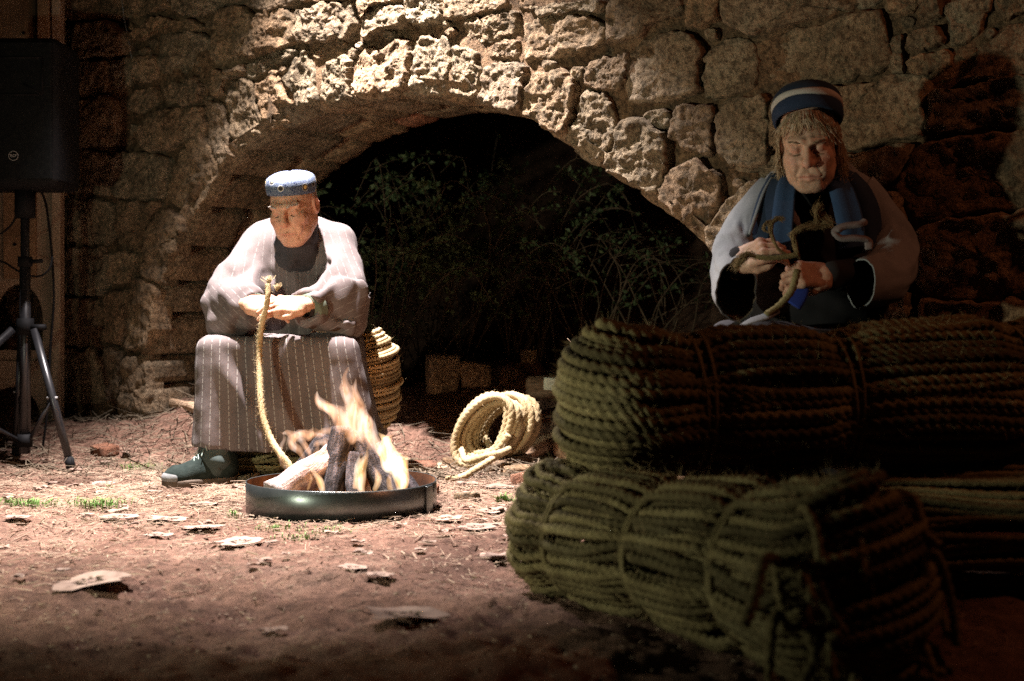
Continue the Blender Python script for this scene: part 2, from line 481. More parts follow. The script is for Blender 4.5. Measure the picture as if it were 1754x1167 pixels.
stones_px = [
 # ring of arch stones
 [(352,180),(378,170),(392,215),(402,262),(388,286),(366,262)], [(392,142),(426,134),(446,188),(452,228),(432,238),(408,262),(398,220)],
 [(440,152),(478,120),(492,165),(507,196),(470,218),(455,222)], [(486,140),(513,96),(536,90),(549,150),(553,176),(522,188),(504,165)],
 [(554,152),(566,105),(600,97),(603,150),(606,171),(558,180)], [(606,150),(622,88),(650,80),(651,120),(648,162),(612,171)],
 [(652,155),(656,85),(690,64),(708,70),(702,140),(704,156),(668,164)], [(707,150),(718,67),(766,68),(769,120),(766,160),(712,162)],
 [(771,156),(776,82),(800,78),(824,96),(822,150),(820,170),(776,166)], [(824,165),(833,120),(870,103),(912,118),(906,160),(890,194),(852,184),(828,175)],
 [(894,194),(915,126),(960,120),(992,140),(987,190),(966,236),(930,216)], [(970,238),(993,195),(1010,155),(1047,165),(1062,200),(1052,244),(1022,280),(990,258)],
 [(1056,250),(1075,205),(1110,210),(1146,238),(1148,285),(1122,338),(1075,310),(1034,286)], [(1148,292),(1190,275),(1242,300),(1238,345),(1205,398),(1162,375),(1132,344)],
 [(1210,400),(1244,350),(1300,305),(1322,345),(1300,420),(1262,470),(1226,440)], [(1268,474),(1305,425),(1345,420),(1352,520),(1318,560),(1295,520)],
 [(1320,565),(1356,525),(1410,540),(1412,640),(1345,650)], [(1348,655),(1412,648),(1425,760),(1358,765)],
 [(300,292),(346,222),(384,288),(352,345),(325,378),(290,345)], [(262,395),(288,350),(322,384),(296,452),(285,490),(248,470)],
 [(232,492),(246,474),(284,494),(270,570),(263,605),(222,600)], [(212,690),(220,610),(262,612),(258,720),(214,735)],
 # courses above and to the right
 [(517,22),(560,8),(612,5),(614,50),(600,66),(540,74),(518,76)], [(622,50),(640,20),(690,8),(700,25),(694,46),(650,58),(622,66)],
 [(702,40),(705,-4),(760,-4),(762,35),(720,46)], [(766,20),(768,-12),(870,-12),(874,10),(820,28),(770,33)],
 [(795,70),(800,40),(850,22),(890,18),(893,60),(860,70),(820,77)], [(895,100),(896,40),(930,30),(990,28),(1040,46),(1042,78),(1000,88),(940,99),(905,112)],
 [(838,98),(845,74),(890,66),(893,98),(868,101)], [(905,20),(960,6),(1040,0),(1041,22),(990,24),(930,28)],
 [(1044,72),(1046,5),(1100,-10),(1172,-10),(1168,25),(1120,42),(1105,65),(1070,76)], [(1177,48),(1180,0),(1238,-8),(1234,35),(1205,52)],
 [(1243,40),(1246,-12),(1380,-16),(1510,-16),(1512,10),(1420,28),(1330,50),(1290,60)], [(1306,145),(1308,76),(1330,60),(1430,36),(1512,20),(1522,60),(1520,124),(1450,138),(1340,152)],
 [(1207,165),(1210,95),(1250,62),(1300,72),(1302,150),(1250,166),(1222,170)], [(1070,168),(1085,80),(1110,66),(1180,55),(1205,85),(1203,162),(1160,172),(1100,178)],
 [(1004,148),(1008,108),(1076,90),(1082,112),(1066,158),(1040,160)], [(1150,220),(1158,186),(1200,178),(1230,180),(1226,215),(1226,266),(1190,266),(1152,238)],
 [(1230,265),(1232,188),(1247,172),(1320,166),(1327,282),(1290,292),(1250,284)], [(1328,262),(1330,165),(1445,150),(1520,136),(1596,128),(1590,200),(1574,236),(1450,258)],
 [(1555,122),(1556,102),(1630,84),(1636,112),(1600,126),(1565,130)], [(1552,86),(1560,54),(1610,44),(1622,72),(1600,88)], [(1527,126),(1528,62),(1548,58),(1552,126)],
 [(1624,82),(1620,5),(1702,-8),(1692,44),(1652,80)], [(1515,18),(1517,-14),(1572,-14),(1572,20),(1530,28)], [(1576,36),(1576,-12),(1616,-12),(1616,34)],
 [(1098,206),(1110,188),(1146,186),(1150,216),(1126,222)], [(1642,145),(1700,62),(1800,14),(1800,118),(1702,140)], [(1582,224),(1602,150),(1640,152),(1800,126),(1800,214),(1652,228)],
 [(1535,318),(1577,246),(1652,234),(1810,222),(1810,350),(1640,370),(1560,382)], [(1566,470),(1566,390),(1652,376),(1810,358),(1810,500),(1640,516),(1580,502)],
 [(1572,620),(1580,512),(1642,522),(1810,508),(1810,640),(1600,640)], [(1240,292),(1330,270),(1450,264),(1568,244),(1530,312),(1440,340),(1326,340),(1300,300)],
 [(1330,420),(1328,346),(1440,346),(1532,322),(1558,386),(1450,400)], [(1352,520),(1340,424),(1450,406),(1560,392),(1562,480),(1440,520)], [(1412,640),(1400,530),(1560,490),(1572,620),(1480,650)],
 [(1704,-10),(1800,-14),(1800,8),(1720,40)], [(1430,760),(1420,650),(1570,640),(1810,645),(1810,760)],
 # to the left of the arch
 [(420,90),(445,30),(500,14),(513,30),(514,72),(480,86),(430,104)], [(365,112),(375,20),(420,10),(440,28),(418,96),(400,122)], [(275,126),(280,54),(345,56),(362,70),(362,116),(320,128)],
 [(235,142),(238,100),(272,95),(274,130),(255,146)], [(315,182),(318,140),(345,130),(356,152),(350,176),(330,186)], [(282,180),(285,146),(312,140),(313,176),(295,184)],
 [(218,192),(235,154),(275,150),(280,178),(250,196)], [(250,258),(255,206),(290,190),(320,188),(322,230),(308,252),(270,264)], [(325,236),(325,190),(350,184),(360,216),(356,250),(335,246)],
 [(235,62),(270,32),(345,38),(356,52),(280,50),(245,72)], [(300,18),(305,-10),(424,-10),(416,8),(370,18),(330,30)], [(427,8),(430,-12),(512,-12),(512,10),(450,24)], [(515,2),(516,-14),(618,-14),(614,0),(560,6)], [(625,40),(622,-14),(700,-14),(690,4),(640,16)],
 [(424,130),(425,108),(480,92),(512,82),(510,94),(478,114),(438,134)], [(368,164),(370,120),(402,124),(420,110),(422,130),(394,138),(386,166)], [(200,335),(205,262),(250,264),(268,268),(298,268),(294,288),(286,340),(240,345)],
 [(205,425),(203,344),(258,348),(284,346),(258,392),(246,430)], [(198,490),(200,432),(246,434),(230,486)], [(190,585),(192,498),(230,494),(218,590)], [(188,690),(190,595),(216,598),(208,690)],
 [(133,166),(135,108),(190,106),(192,156),(165,170)], [(196,150),(194,104),(232,100),(232,142),(216,156)], [(130,100),(132,44),(196,38),(228,62),(226,96)], [(120,36),(122,-12),(230,-12),(232,28),(196,34)], [(238,24),(236,-12),(298,-12),(294,14),(262,30)],
 [(120,250),(124,172),(164,174),(196,162),(212,188),(206,252)], [(116,330),(118,258),(198,260),(196,336)], [(112,415),(114,340),(198,342),(198,420)], [(108,505),(110,424),(196,428),(188,506)], [(104,592),(106,512),(186,512),(184,594)], [(100,690),(102,600),(182,600),(182,692)],
 [(40,120),(44,10),(112,4),(116,108)], [(30,250),(34,128),(112,122),(110,250)], [(26,400),(30,260),(108,258),(104,400)], [(20,560),(24,410),(102,412),(98,560)], [(14,700),(18,570),(96,570),(94,700)],
]
for pl in stones_px:
    a = np.array(pl, float); uv = on_wall(a[:, 0], a[:, 1]); cxy = a.mean(0)
    fine = 330 < cxy[0] < 1100 and cxy[1] < 300
    facing_stone(uv, N=120 if fine else 64, fine=fine)
# small packing stones in the joints
placed = 0; tries = 0
all_in = [chaikin((p-p.mean(0))*1.04+p.mean(0), 1) for p in stone_polys]
cent = np.array([p.mean(0) for p in stone_polys]); reach = np.array([np.linalg.norm(p-p.mean(0), axis=1).max() for p in stone_polys])
small = []
arch_big = arch_grown(0.03)[::8]
while placed < 95 and tries < 6000:
    tries += 1
    px = np.array([random.uniform(110, 1740), random.uniform(0, 640)]); c = on_wall(px[0], px[1])
    if in_poly(c[None], arch_big)[0]: continue
    r = random.uniform(0.014, 0.034)
    if any(np.hypot(*(c-s[0])) < (r+s[1])*0.9 for s in small): continue
    ring = c+r*np.c_[np.cos(np.linspace(0, 6.28, 8, endpoint=False))*1.3, np.sin(np.linspace(0, 6.28, 8, endpoint=False))]
    test = np.concatenate([c[None], c+(ring-c)*0.8]); bad = False
    for i in np.nonzero(np.hypot(*(cent-c).T) < reach+r*2)[0]:
        if in_poly(test, all_in[i]).any(): bad = True; break
    if bad: continue
    small.append((c, r)); placed += 1
    rr = ring+rng.normal(0, r*0.18, ring.shape); facing_stone(rr, prot=random.uniform(0.0, 0.022), N=16, name='packing_stone')

# stones of the vault: underside of the arch, set in rows that run into the depth of the wall
def vault_stone(i0, i1, w0, w1, m, k):
    na, nb = max(6, (i1-i0)+1), max(6, int((w1-w0)/0.03)); ii = np.linspace(i0, i1, na)
    a = np.stack([np.interp(ii, np.arange(len(arch)), arch[:, c]) for c in (0, 1)], -1)
    tan = np.gradient(a, axis=0); tan /= np.linalg.norm(tan, axis=1, keepdims=True)
    nin = np.stack([tan[:, 1], -tan[:, 0]], -1)          # towards the opening
    b = np.linspace(w0, w1, nb); Aidx, Bv = np.meshgrid(np.arange(na), b, indexing='ij')
    ta = np.linspace(0, 1, na)[Aidx]; tb = (Bv-w0)/(w1-w0)
    edge = np.minimum(np.minimum(ta, 1-ta)*(i1-i0)*0.02, np.minimum(tb, 1-tb)*(w1-w0))
    pil = 0.010*(1-np.exp(-edge/0.010))+random.uniform(-0.003, 0.004)
    p3 = np.stack([a[Aidx][..., 0]*6, Bv*6, a[Aidx][..., 1]*6], -1)
    h = pil+0.010*fbm(p3, 4, 60)+0.004*fbm(p3*5, 2, 70)
    h = np.where(edge <= 1e-9, -0.05, h)
    uv = a[Aidx]+nin[Aidx]*h[..., None]
    v = W(uv[..., 0], Bv, uv[..., 1]).reshape(-1, 3)
    build('vault_stone', v, grid_quads(na, nb, False), m, wall)
i = 0; k = 0
while i < len(arch)-5:
    n = random.choice((6, 7, 8, 9, 10)); j = min(i+n, len(arch)-1)
    mid = arch[(i+j)//2]
    cut = random.uniform(0.28, 0.46); red = -2.28 < mid[0] < -2.0 and mid[1] > 1.2
    vault_stone(i, j, -0.022, cut, M_stone, k); vault_stone(i, j, cut, 0.66, M_stone_red if red else M_stone, k+1)
    i = j; k += 2

# rough bank of earth and brush seen through the arch
M_leaf = mat('shrub_leaf', (0.030, 0.056, 0.022), (0.068, 0.102, 0.045), 30, 0.6, 0.0, rnd=0.0, spec=0.3)
M_twig = mat('twig_bark', (0.06, 0.045, 0.03), (0.12, 0.095, 0.065), 20, 0.9, 0.3, rnd=0.2)
def shrub(name, base, height, spread, nst, nleaf, label, seed, leaf=0.026, lean=(0, 0)):
    r = np.random.default_rng(seed); rt = root(name, base, label, 'shrub', 'brush growing behind the arch')
    mb = MB(); lf = MB()
    tips = []
    for s in range(nst):
        a = r.uniform(0, 6.28); b = np.array(base)+np.array([r.normal(0, .06), r.normal(0, .06), -0.03])
        pts = [b]; dirv = np.array([math.cos(a)*0.5+lean[0], math.sin(a)*0.35+lean[1], 1.0])
        for q in range(5):
            dirv = dirv+np.array([r.normal(0, .28), r.normal(0, .2), -0.13*q+r.normal(0, .1)]); 
            pts.append(pts[-1]+dirv/np.linalg.norm(dirv)*height/5*r.uniform(.7, 1.15)*np.array([spread, spread, 1]))
        path = catmull(pts, 22); mb.add(*tube(path, np.linspace(0.0045, 0.0012, 22), 5))
        tips.append(path)
        for _ in range(2):
            s0 = path[r.integers(8, 20)]; d2 = r.normal(0, 1, 3); d2[2] = abs(d2[2])*.6
            p2 = catmull([s0, s0+d2*.06, s0+d2*.12+np.array([0, 0, -.02])], 8); mb.add(*tube(p2, np.linspace(.0022, .0008, 8), 4)); tips.append(p2)
    for _ in range(nleaf):
        pth = tips[r.integers(len(tips))]; q = pth[r.integers(len(pth)//3, len(pth))]
        d = r.normal(0, 1, 3); d /= np.linalg.norm(d); u = np.cross(d, r.normal(0, 1, 3)); u /= np.linalg.norm(u); L_ = leaf*r.uniform(.6, 1.3)
        n_ = np.cross(d, u)*L_*0.15
        c0 = q+d*0.006
        lf.add([c0, c0+d*L_*.5+u*L_*.34+n_, c0+d*L_*1.1, c0+d*L_*.5-u*L_*.34+n_, c0+d*L_*.5], None, [[0, 1, 4], [1, 2, 4], [2, 3, 4], [3, 0, 4]])
    mb.build('stems', M_twig, rt); lf.build('foliage', M_leaf, rt, smooth=False)
for kx, (x, d, hgt, spr, ns, nl, lab, lean) in enumerate([
    (655, 6.35, 1.45, 0.50, 28, 1900, 'leafy green shrub behind the arch, just beside the capped person', (0.05, -0.1)),
    (760, 6.6, 1.75, 0.55, 26, 1500, 'tall tangled shrub rising to the crown of the arch', (0.0, -0.1)),
    (610, 6.2, 0.8, 0.5, 10, 260, 'low bramble close behind the shoulder of the capped person', (0.1, 0.0)),
    (900, 6.8, 1.55, 0.6, 22, 800, 'sparse brown-stemmed bramble in the middle of the dark arch', (0.1, 0)),
    (1030, 6.5, 1.2, 0.7, 16, 380, 'thin bramble near the dark end of the arch, above the log', (-0.1, 0)),
    (1130, 6.3, 0.9, 0.7, 10, 90, 'thin twiggy bramble under the sloping right haunch of the arch', (0, 0))]):
    X = (x-CX)/F*d; shrub('bramble_shrub', (X, d, float(ground_h(X, d))), hgt, spr, ns, nl, lab, 100+kx, lean=lean)
# ------------------------------------------------------------------ ropes
def rope_mat(name, c1, c2, c3):
    # each turn of rope has its own shade, stored on the mesh as 'tone'
    m, nt, N, L, B = new_mat(name)
    B.inputs['Roughness'].default_value = 0.9; B.inputs['Specular IOR Level'].default_value = 0.15
    tc = N.new('ShaderNodeTexCoord').outputs['Object']
    a = noise(N, L, tc, 9, 5); b = noise(N, L, tc, 260, 4, 0.7)
    c = ramp(N, L, a.outputs[0], [(0.32, c1), (0.5, c2), (0.7, c3)]).outputs[0]
    s = ramp(N, L, b.outputs[0], [(0.34, 0.5), (0.5, 1.0), (0.66, 1.45)]).outputs[0]
    at = N.new('ShaderNodeAttribute'); at.attribute_name = 'tone'
    c = mixc(N, L, 1.0, mixc(N, L, 0.8, c, s, 'MULTIPLY'), ramp(N, L, at.outputs['Fac'], [(0.0, 1.0), (0.5, 0.45), (1.0, 1.25)]).outputs[0], 'MULTIPLY')
    L.new(c, B.inputs['Base Color'])
    bump(N, L, B, b.outputs[0], 0.8, 0.004)
    return m
M_coir = rope_mat('esparto_rope', (0.090, 0.070, 0.032), (0.150, 0.122, 0.055), (0.20, 0.170, 0.085))
M_gold = rope_mat('fresh_golden_rope', (0.27, 0.20, 0.105), (0.37, 0.285, 0.16), (0.46, 0.37, 0.23))
M_fibre = mat('loose_fibre', (0.15, 0.105, 0.05), (0.25, 0.18, 0.09), 30, 0.9, 0)

def fibres_on(path, r, n, length, mb, rg):
    """short loose hairs standing off a rope"""
    T, U, V = frames(path)
    i = rg.integers(0, len(path), n); a = rg.uniform(0, 6.283, n)
    nrm = np.cos(a)[:, None]*U[i]+np.sin(a)[:, None]*V[i]
    b = path[i]+nrm*r*0.8
    d = nrm*rg.uniform(.3, 1, n)[:, None]+T[i]*rg.normal(0, .8, n)[:, None]+rg.normal(0, .3, (n, 3))
    d /= np.linalg.norm(d, axis=1, keepdims=True); L = length*rg.uniform(.4, 1.3, n)[:, None]
    side = np.cross(d, rg.normal(0, 1, (n, 3))); side /= np.linalg.norm(side, axis=1, keepdims=True)+1e-9
    w = 0.00045
    v = np.stack([b+side*w, b-side*w, b+d*L*.55-side*w*.7+nrm*L*.08, b+d*L*.55+side*w*.7+nrm*L*.08, b+d*L+rg.normal(0, .15, (n, 3))*L], 1).reshape(-1, 3)
    k = np.arange(n)*5
    mb.add(v, np.stack([k, k+1, k+2, k+3], -1), np.stack([k+3, k+2, k+4], -1))

def skein(name, A, B, R0, R1, ties, rope_r, label, group, seed, m=None, flat=1.0, layers=(1.0, 0.8), step=0.0050, pinch=0.16, bulge_end=1.0, fuzz=5000, loose=0, droop=0.0, flare=0.0, frayed=0, roll=math.radians(80), nside=9, tie_r=0.006):
    """a bundled rope: long loops laid side by side, turned back at both ends and tied round at the places in ties (0..1)"""
    rg = np.random.default_rng(seed); A = np.asarray(A, float); B = np.asarray(B, float)
    ax = B-A; Ln = np.linalg.norm(ax); ax /= Ln
    up = np.array([0, 0, 1.0]); sd = np.cross(ax, up); sd /= np.linalg.norm(sd); up = np.cross(sd, ax); up0, sd0 = up, sd
    sd, up = sd*math.cos(roll)+up*math.sin(roll), up*math.cos(roll)-sd*math.sin(roll)
    rt = root(name, np.array([(A+B)[0]/2, (A+B)[1]/2, min(A[2], B[2])-max(R0, R1)]), label, 'rope bundle', group)
    def Rad(t):
        r = R0+(R1-R0)*t
        for tt in ties: r = r*(1-pinch*np.exp(-((t-tt)/0.035)**2))
        return r*(1+0.035*np.sin(9*t+seed))*(1+flare*max(0, (t-.82)/.18)**1.5)
    mb = MB(); fz = MB()
    for li, lay in enumerate(layers):
        Rm = (R0+R1)/2*lay; n = max(6, int(math.pi*Rm/(rope_r*1.50)))
        for j in range(n):
            th = math.pi*(j+0.5+rg.uniform(-.22, .22))/n
            cy, cz = math.cos(th), math.sin(th)
            out = 1+rg.normal(0, .035)
            e0, e1 = rg.uniform(-.03, .02), rg.uniform(-.03, .02)
            pts = []; nb = 26
            tl = np.linspace(0.0, 1.0, nb)
            wob = 0.16*np.array([float(vnoise(np.array([t*4, j*.9, li*7+seed]), 3)) for t in tl]); wob2 = 0.16*np.array([float(vnoise(np.array([t*4, j*.9+50, li*7+seed]), 3)) for t in tl])
            top = [(t, Rad(t)*lay*out*(cy+wo*cz), Rad(t)*lay*out*(cz-wo*cy)) for t, wo in zip(tl, wob)]
            bot = [(t, Rad(t)*lay*out*(cy+wo*cz), -Rad(t)*lay*out*(cz-wo*cy)*flat) for t, wo in zip(tl, wob2)]
            ends = []
            for t0, sgn in ((1.0, 1), (0.0, -1)):
                h = Rad(t0)*lay*out*cz; y = Rad(t0)*lay*out*cy; ar = np.linspace(0, math.pi, 11)[1:-1]
                ext = (0.30*Rad(t0)*lay+0.62*h)*bulge_end*(1+rg.normal(0, .06))
                e = [(t0+sgn*ext*math.sin(a)/Ln, y*(1+.12*math.sin(a)), h*math.cos(a)*(1 if math.cos(a) > 0 else flat)) for a in ar]
                ends.append(e if sgn > 0 else e[::-1])
            loop = top+ends[0]+bot[::-1]+ends[1]
            loop.append(loop[0])
            q = np.array([A+ax*Ln*t+sd*y+up*z-np.array([0, 0, 1])*droop*(abs(2*t-1)**2) for t, y, z in loop])
            q = resample(catmull(q, len(q)*4), step)
            v, f, t_ = tube(q, rope_r*rg.uniform(.92, 1.08), nside, False, 2, rope_r*3.9*rg.uniform(.93, 1.07), 0.46, rg.uniform(0, 6))
            mb.add(v, f, t_, a=rg.uniform(.5, 1))
            if fuzz and li == 0: fibres_on(q, rope_r, int(fuzz/n), 0.026, fz, rg)
    mb.build('rope_turns', m or M_coir, rt, attr='tone')
    for tt in ties:
        for rep in range(2):
            a = np.linspace(0, 2*math.pi, 60); t = tt+rep*0.016+0.004*np.sin(a*2+rep)
            r = np.array([Rad(min(max(x, 0), 1)) for x in t])+rope_r*0.9
            q = A+ax*(Ln*t)[:, None]+sd*(r*np.cos(a))[:, None]+up*(r*np.sin(a)*np.where(np.sin(a) < 0, flat, 1))[:, None]
            q = q-np.array([0, 0, 1])*droop*(abs(2*tt-1)**2)
            v, f, t_ = tube(q, tie_r, 7, False, 2, tie_r*6, 0.3); b = MB(); b.add(v, f); b.build('tie_cord', m or M_coir, rt)
    for l in range(loose):
        t0 = .12; r = Rad(t0)+rope_r; sd, up = sd0, up0
        s0 = A+ax*Ln*t0+sd*r*.75-up*r*.66
        q = catmull([s0, s0+ax*.08+sd*.02, s0+ax*.17+up*.025+sd*.03, s0+ax*.27+up*.06+sd*.03], 40)
        v, f, t_ = tube(q, rope_r*.8, 7, True, 3, rope_r*4.5); b = MB(); b.add(v, f, t_); b.build('loose_end', m or M_coir, rt)
    for l in range(frayed):      # cut ends spilling out of the near end
        a0 = rg.uniform(0, 6.28); rr = Rad(1.0)*rg.uniform(.45, 1.05)
        s0 = B+ax*.03*rg.uniform(-1, 1)+sd0*rr*math.cos(a0)+up0*rr*math.sin(a0)
        ln = rg.uniform(.03, .12); dr = sd0*rg.normal(.02, .03)+ax*rg.uniform(.03, .09)
        q = catmull([s0-ax*.08, s0, s0+dr*.6+up0*rg.uniform(.0, .03), s0+dr-np.array([0, 0, ln*.45]), s0+dr*1.15+rg.normal(0, .012, 3)-np.array([0, 0, ln])], 40)
        q[:, 2] = np.maximum(q[:, 2], .012+.02*rg.uniform())
        q = resample(q, .005); v, f, t_ = tube(q, rope_r*rg.uniform(.8, 1.0), 9, True, 2, rope_r*3.9, .46, rg.uniform(0, 6)); b = MB(); b.add(v, f, t_, a=rg.uniform(.5, 1)); b.build('loose_end', m or M_coir, rt, attr='tone')
        fibres_on(q, rope_r, 90, .02, fz, rg)
    if fuzz: tag(fz.build('loose_fibres', M_fibre, rt, smooth=False), kind='stuff')
    return rt

G_b = 'bundles of thick plaited rope'
# heap in the foreground
skein('rope_bundle', (0.12, 2.98, 0.135), (0.55, 2.33, 0.155), 0.128, 0.145, (0.10, 0.43, 0.76), 0.0105, 'low rope bundle tied with cords at the front of the heap, nearest the fire pan', G_b, 1, loose=0, fuzz=14000, bulge_end=0.8, flare=.16, pinch=.15, frayed=90)
skein('rope_bundle', (0.25, 3.02, 0.405), (1.50, 3.30, 0.420), 0.155, 0.170, (0.10, 0.36, 0.70), 0.0120, 'long rope bundle lying on top of the heap in front of the beanie-wearing person', G_b, 2, loose=1, fuzz=16000, pinch=0.15)
skein('rope_bundle', (0.48, 3.08, 0.125), (1.70, 3.02, 0.125), 0.130, 0.130, (0.2, 0.6), 0.0100, 'shadowed rope bundle carrying the long one on top of the heap', G_b, 3, loose=0, fuzz=800, layers=(1.0,), step=0.012)

# the seat of the capped person
skein('rope_bundle', (-1.03, 5.10, 0.105), (-0.56, 5.04, 0.100), 0.10, 0.095, (0.5, .86), 0.0085, 'reddish rope bundle flat on the ground under the seat, behind the boot', 'rope bundles used as a seat', 5, fuzz=600)
skein('rope_bundle', (-1.00, 5.26, 0.355), (-0.53, 5.20, 0.345), 0.150, 0.158, (0.45, 0.90), 0.0088, 'pale rope bundle that the capped person sits on', 'rope bundles used as a seat', 6, m=M_gold, fuzz=2500, bulge_end=0.75)

# coil beside the fire
def coil():
    base = gpt(850, 800)
    d0 = 5.30; rg = np.random.default_rng(12)
    rt = root('rope_coil', P(850, 795, d0), 'loose coil of pale golden rope leaning on split wood beside the fire', 'rope coil')
    n = 11; pts = []; J = rg.normal(0, 1, (n+2, 6)); tn = np.arange(n+2)
    for k in range(n*26+1):
        a = 2*math.pi*k/26; f = k/(n*26); jj = [1.7*float(np.interp(f*n, tn, J[:, c])) for c in range(6)]
        cx_ = 828+f*46+3.5*jj[0]; cy_ = 738-8*f+3*jj[1]
        rx, ry = 56+4*jj[2]-6*f, 47+3.5*jj[3]; tl = .24+.07*jj[4]
        x = cx_+rx*math.cos(a+.5)*.86-ry*math.sin(a+.5)*.12; y = cy_+ry*math.sin(a+.5)-rx*math.cos(a+.5)*tl
        pts.append(P(x, y, d0+0.12*f-0.05*math.cos(a+.5)+.008*jj[5]))
    q = resample(catmull(np.array(pts), len(pts)*3), 0.0075)
    v, f, t = tube(q, 0.0162, 12, True, 3, 0.066, 0.36); mb = MB(); mb.add(v, f, t); mb.build('rope_turns', M_gold, rt)
    fz = MB(); fibres_on(q, 0.0145, 2500, 0.014, fz, rg); tag(fz.build('loose_fibres', M_gold, rt, smooth=False), kind='stuff')
    for pl in ([(790, 770, 5.16), (800, 790, 5.10), (830, 782, 5.06), (860, 775, 5.05), (872, 770, 5.12)], [(862, 776, 5.08), (838, 790, 5.03), (812, 806, 4.98), (790, 818, 4.95), (764, 822, 4.93)]):
        p = resample(catmull([P(*a) for a in pl], 40), .007); v, f, t = tube(p, 0.0135, 12, True, 3, 0.058, 0.36); b = MB(); b.add(v, f, t); b.build('rope_tail', M_gold, rt)
coil()

# ------------------------------------------------------------------ fire pan, logs, flames
M_steel = mat('sooty_sheet_steel', (0.075, 0.088, 0.088), (0.15, 0.17, 0.17), 6, 0.34, 0.08, 90, 0.002, spec=0.5, metal=0.85)
M_rust = mat('scorched_steel', (0.06, 0.035, 0.025), (0.17, 0.09, 0.05), 12, 0.7, 0.2, 60, 0.003, metal=0.3)
PC = np.array([-0.520, 4.29]); PR = 0.288; PZ = float(ground_h(PC[0], PC[1]))-0.006
def pan():
    rt = root('fire_pan', (PC[0], PC[1], PZ), 'low round sheet-steel pan holding the burning logs', 'fire pan')
    n = 96; a = np.linspace(0, 2*math.pi, n, endpoint=False)
    def ring(r, z):
        rr = r*(1+0.004*np.sin(3*a+1)); return np.c_[PC[0]+rr*np.cos(a), PC[1]+rr*np.sin(a), np.full(n, z)+0.0025*np.sin(2*a)]
    prof = [(PR-.004, .004), (PR, .0), (PR+.001, .05), (PR+.001, .0955), (PR-.0005, .0965), (PR-.002, .0955)]
    build('pan_wall', np.concatenate([ring(r, PZ+z) for r, z in prof]), grid_quads(len(prof), n), M_steel, rt)
    prof = [(PR-.003, .095), (PR-.0035, .05), (PR-.004, .010), (PR*.6, .008), (0.02, .008)]
    build('pan_inside', np.concatenate([ring(r, PZ+z) for r, z in prof]), grid_quads(len(prof), n), M_rust, rt)
    c, s = math.cos(-.35), math.sin(-.35)
    v, _, t = rbox((PC[0]+(PR+.0025)*c, PC[1]+(PR+.0025)*s, PZ+.046), (.003, .022, .044), .001, rotm(0, 0, -.35)); b = MB(); b.add(v, None, t); b.build('seam_strip', M_steel, rt)
pan()
def wood_mat(name, c1, c2, c3, sc_=10, bs=0.9):
    m, nt, N, L, B = new_mat(name); B.inputs['Roughness'].default_value = 0.95; B.inputs['Specular IOR Level'].default_value = 0.1
    tc = N.new('ShaderNodeTexCoord').outputs['Object']
    mp = N.new('ShaderNodeMapping'); mp.inputs['Scale'].default_value = (6, 6, 1); L.new(tc, mp.inputs[0])
    a = noise(N, L, mp.outputs[0], sc_, 8, 0.65, 0.5); b = noise(N, L, tc, 45, 8, 0.7)
    c = ramp(N, L, a.outputs[0], [(0.3, c1), (0.5, c2), (0.7, c3)]).outputs[0]
    c = mixc(N, L, 0.7, c, ramp(N, L, b.outputs[0], [(0.35, 0.5), (0.6, 1.2)]).outputs[0], 'MULTIPLY')
    L.new(c, B.inputs['Base Color']); bump(N, L, B, math_n(N, L, 'ADD', a.outputs[0], b.outputs[0]), bs, 0.01); return m
M_ash = wood_mat('ash_covered_wood', (0.16, 0.11, 0.09), (0.36, 0.28, 0.26), (0.50, 0.43, 0.42))
M_char = wood_mat('charred_wood', (0.012, 0.012, 0.014), (0.035, 0.033, 0.036), (0.11, 0.10, 0.11))
M_split = wood_mat('split_wood', (0.26, 0.16, 0.09), (0.42, 0.29, 0.19), (0.52, 0.39, 0.28))
M_bark = wood_mat('log_bark', (0.07, 0.045, 0.03), (0.14, 0.095, 0.06), (0.22, 0.16, 0.11))
def log(name, a, b, r0, r1, m, label, seed, group=None, parent=None, wedge=False, cutm=None):
    a = np.asarray(a, float); b = np.asarray(b, float); L_ = np.linalg.norm(b-a); z = (b-a)/L_
    x = np.cross(z, [0.3, 1, 0.2]); x /= np.linalg.norm(x); y = np.cross(z, x)
    n, k = 22, 18; th = np.linspace(0, 2*math.pi, n, endpoint=False); ts = np.linspace(0, 1, k)
    base = np.ones(n)
    if wedge:
        base = np.where((th > 2.2) & (th < 5.2), 0.62/np.maximum(0.62, np.abs(np.cos(th-3.7))), 1.0)
    TH, TS = np.meshgrid(th, ts); R = (r0+(r1-r0)*TS)*base
    q = np.stack([np.cos(TH)*2.2, np.sin(TH)*2.2, TS*4+seed*3.1], -1)
    R = R*(1+0.16*fbm(q, 4, seed)+0.05*np.abs(fbm(q*np.array([5, 5, .7]), 2, seed+5)))
    loc = np.stack([R*np.cos(TH), R*np.sin(TH), TS*L_], -1).reshape(-1, 3)
    e0 = np.array([[0, 0, -.002]]); e1 = np.array([[0, 0, L_+.002]])
    v = np.concatenate([loc, loc[:n]*np.array([.6, .6, 1])+[0, 0, .004], loc[-n:]*np.array([.6, .6, 1])+[0, 0, -.004], e0, e1])
    j = np.arange(n); j2 = (j+1) % n; o1, o2, c0, c1 = k*n, k*n+n, k*n+2*n, k*n+2*n+1
    q2 = np.concatenate([grid_quads(k, n), np.stack([j2, j, o1+j, o1+j2], -1), np.stack([(k-1)*n+j, (k-1)*n+j2, o2+j2, o2+j], -1)])
    t = np.concatenate([np.stack([np.full(n, c0), o1+j2, o1+j], -1), np.stack([np.full(n, c1), o2+j, o2+j2], -1)])
    ob = build(name, v, [q2, t], m, parent, loc=(0, 0, 0))
    ob.location = tuple(a); ob.rotation_euler = Matrix((x, y, z)).transposed().to_euler()
    tag(ob, label, 'log' if label else None, group)
    return ob
zb = PZ+0.014
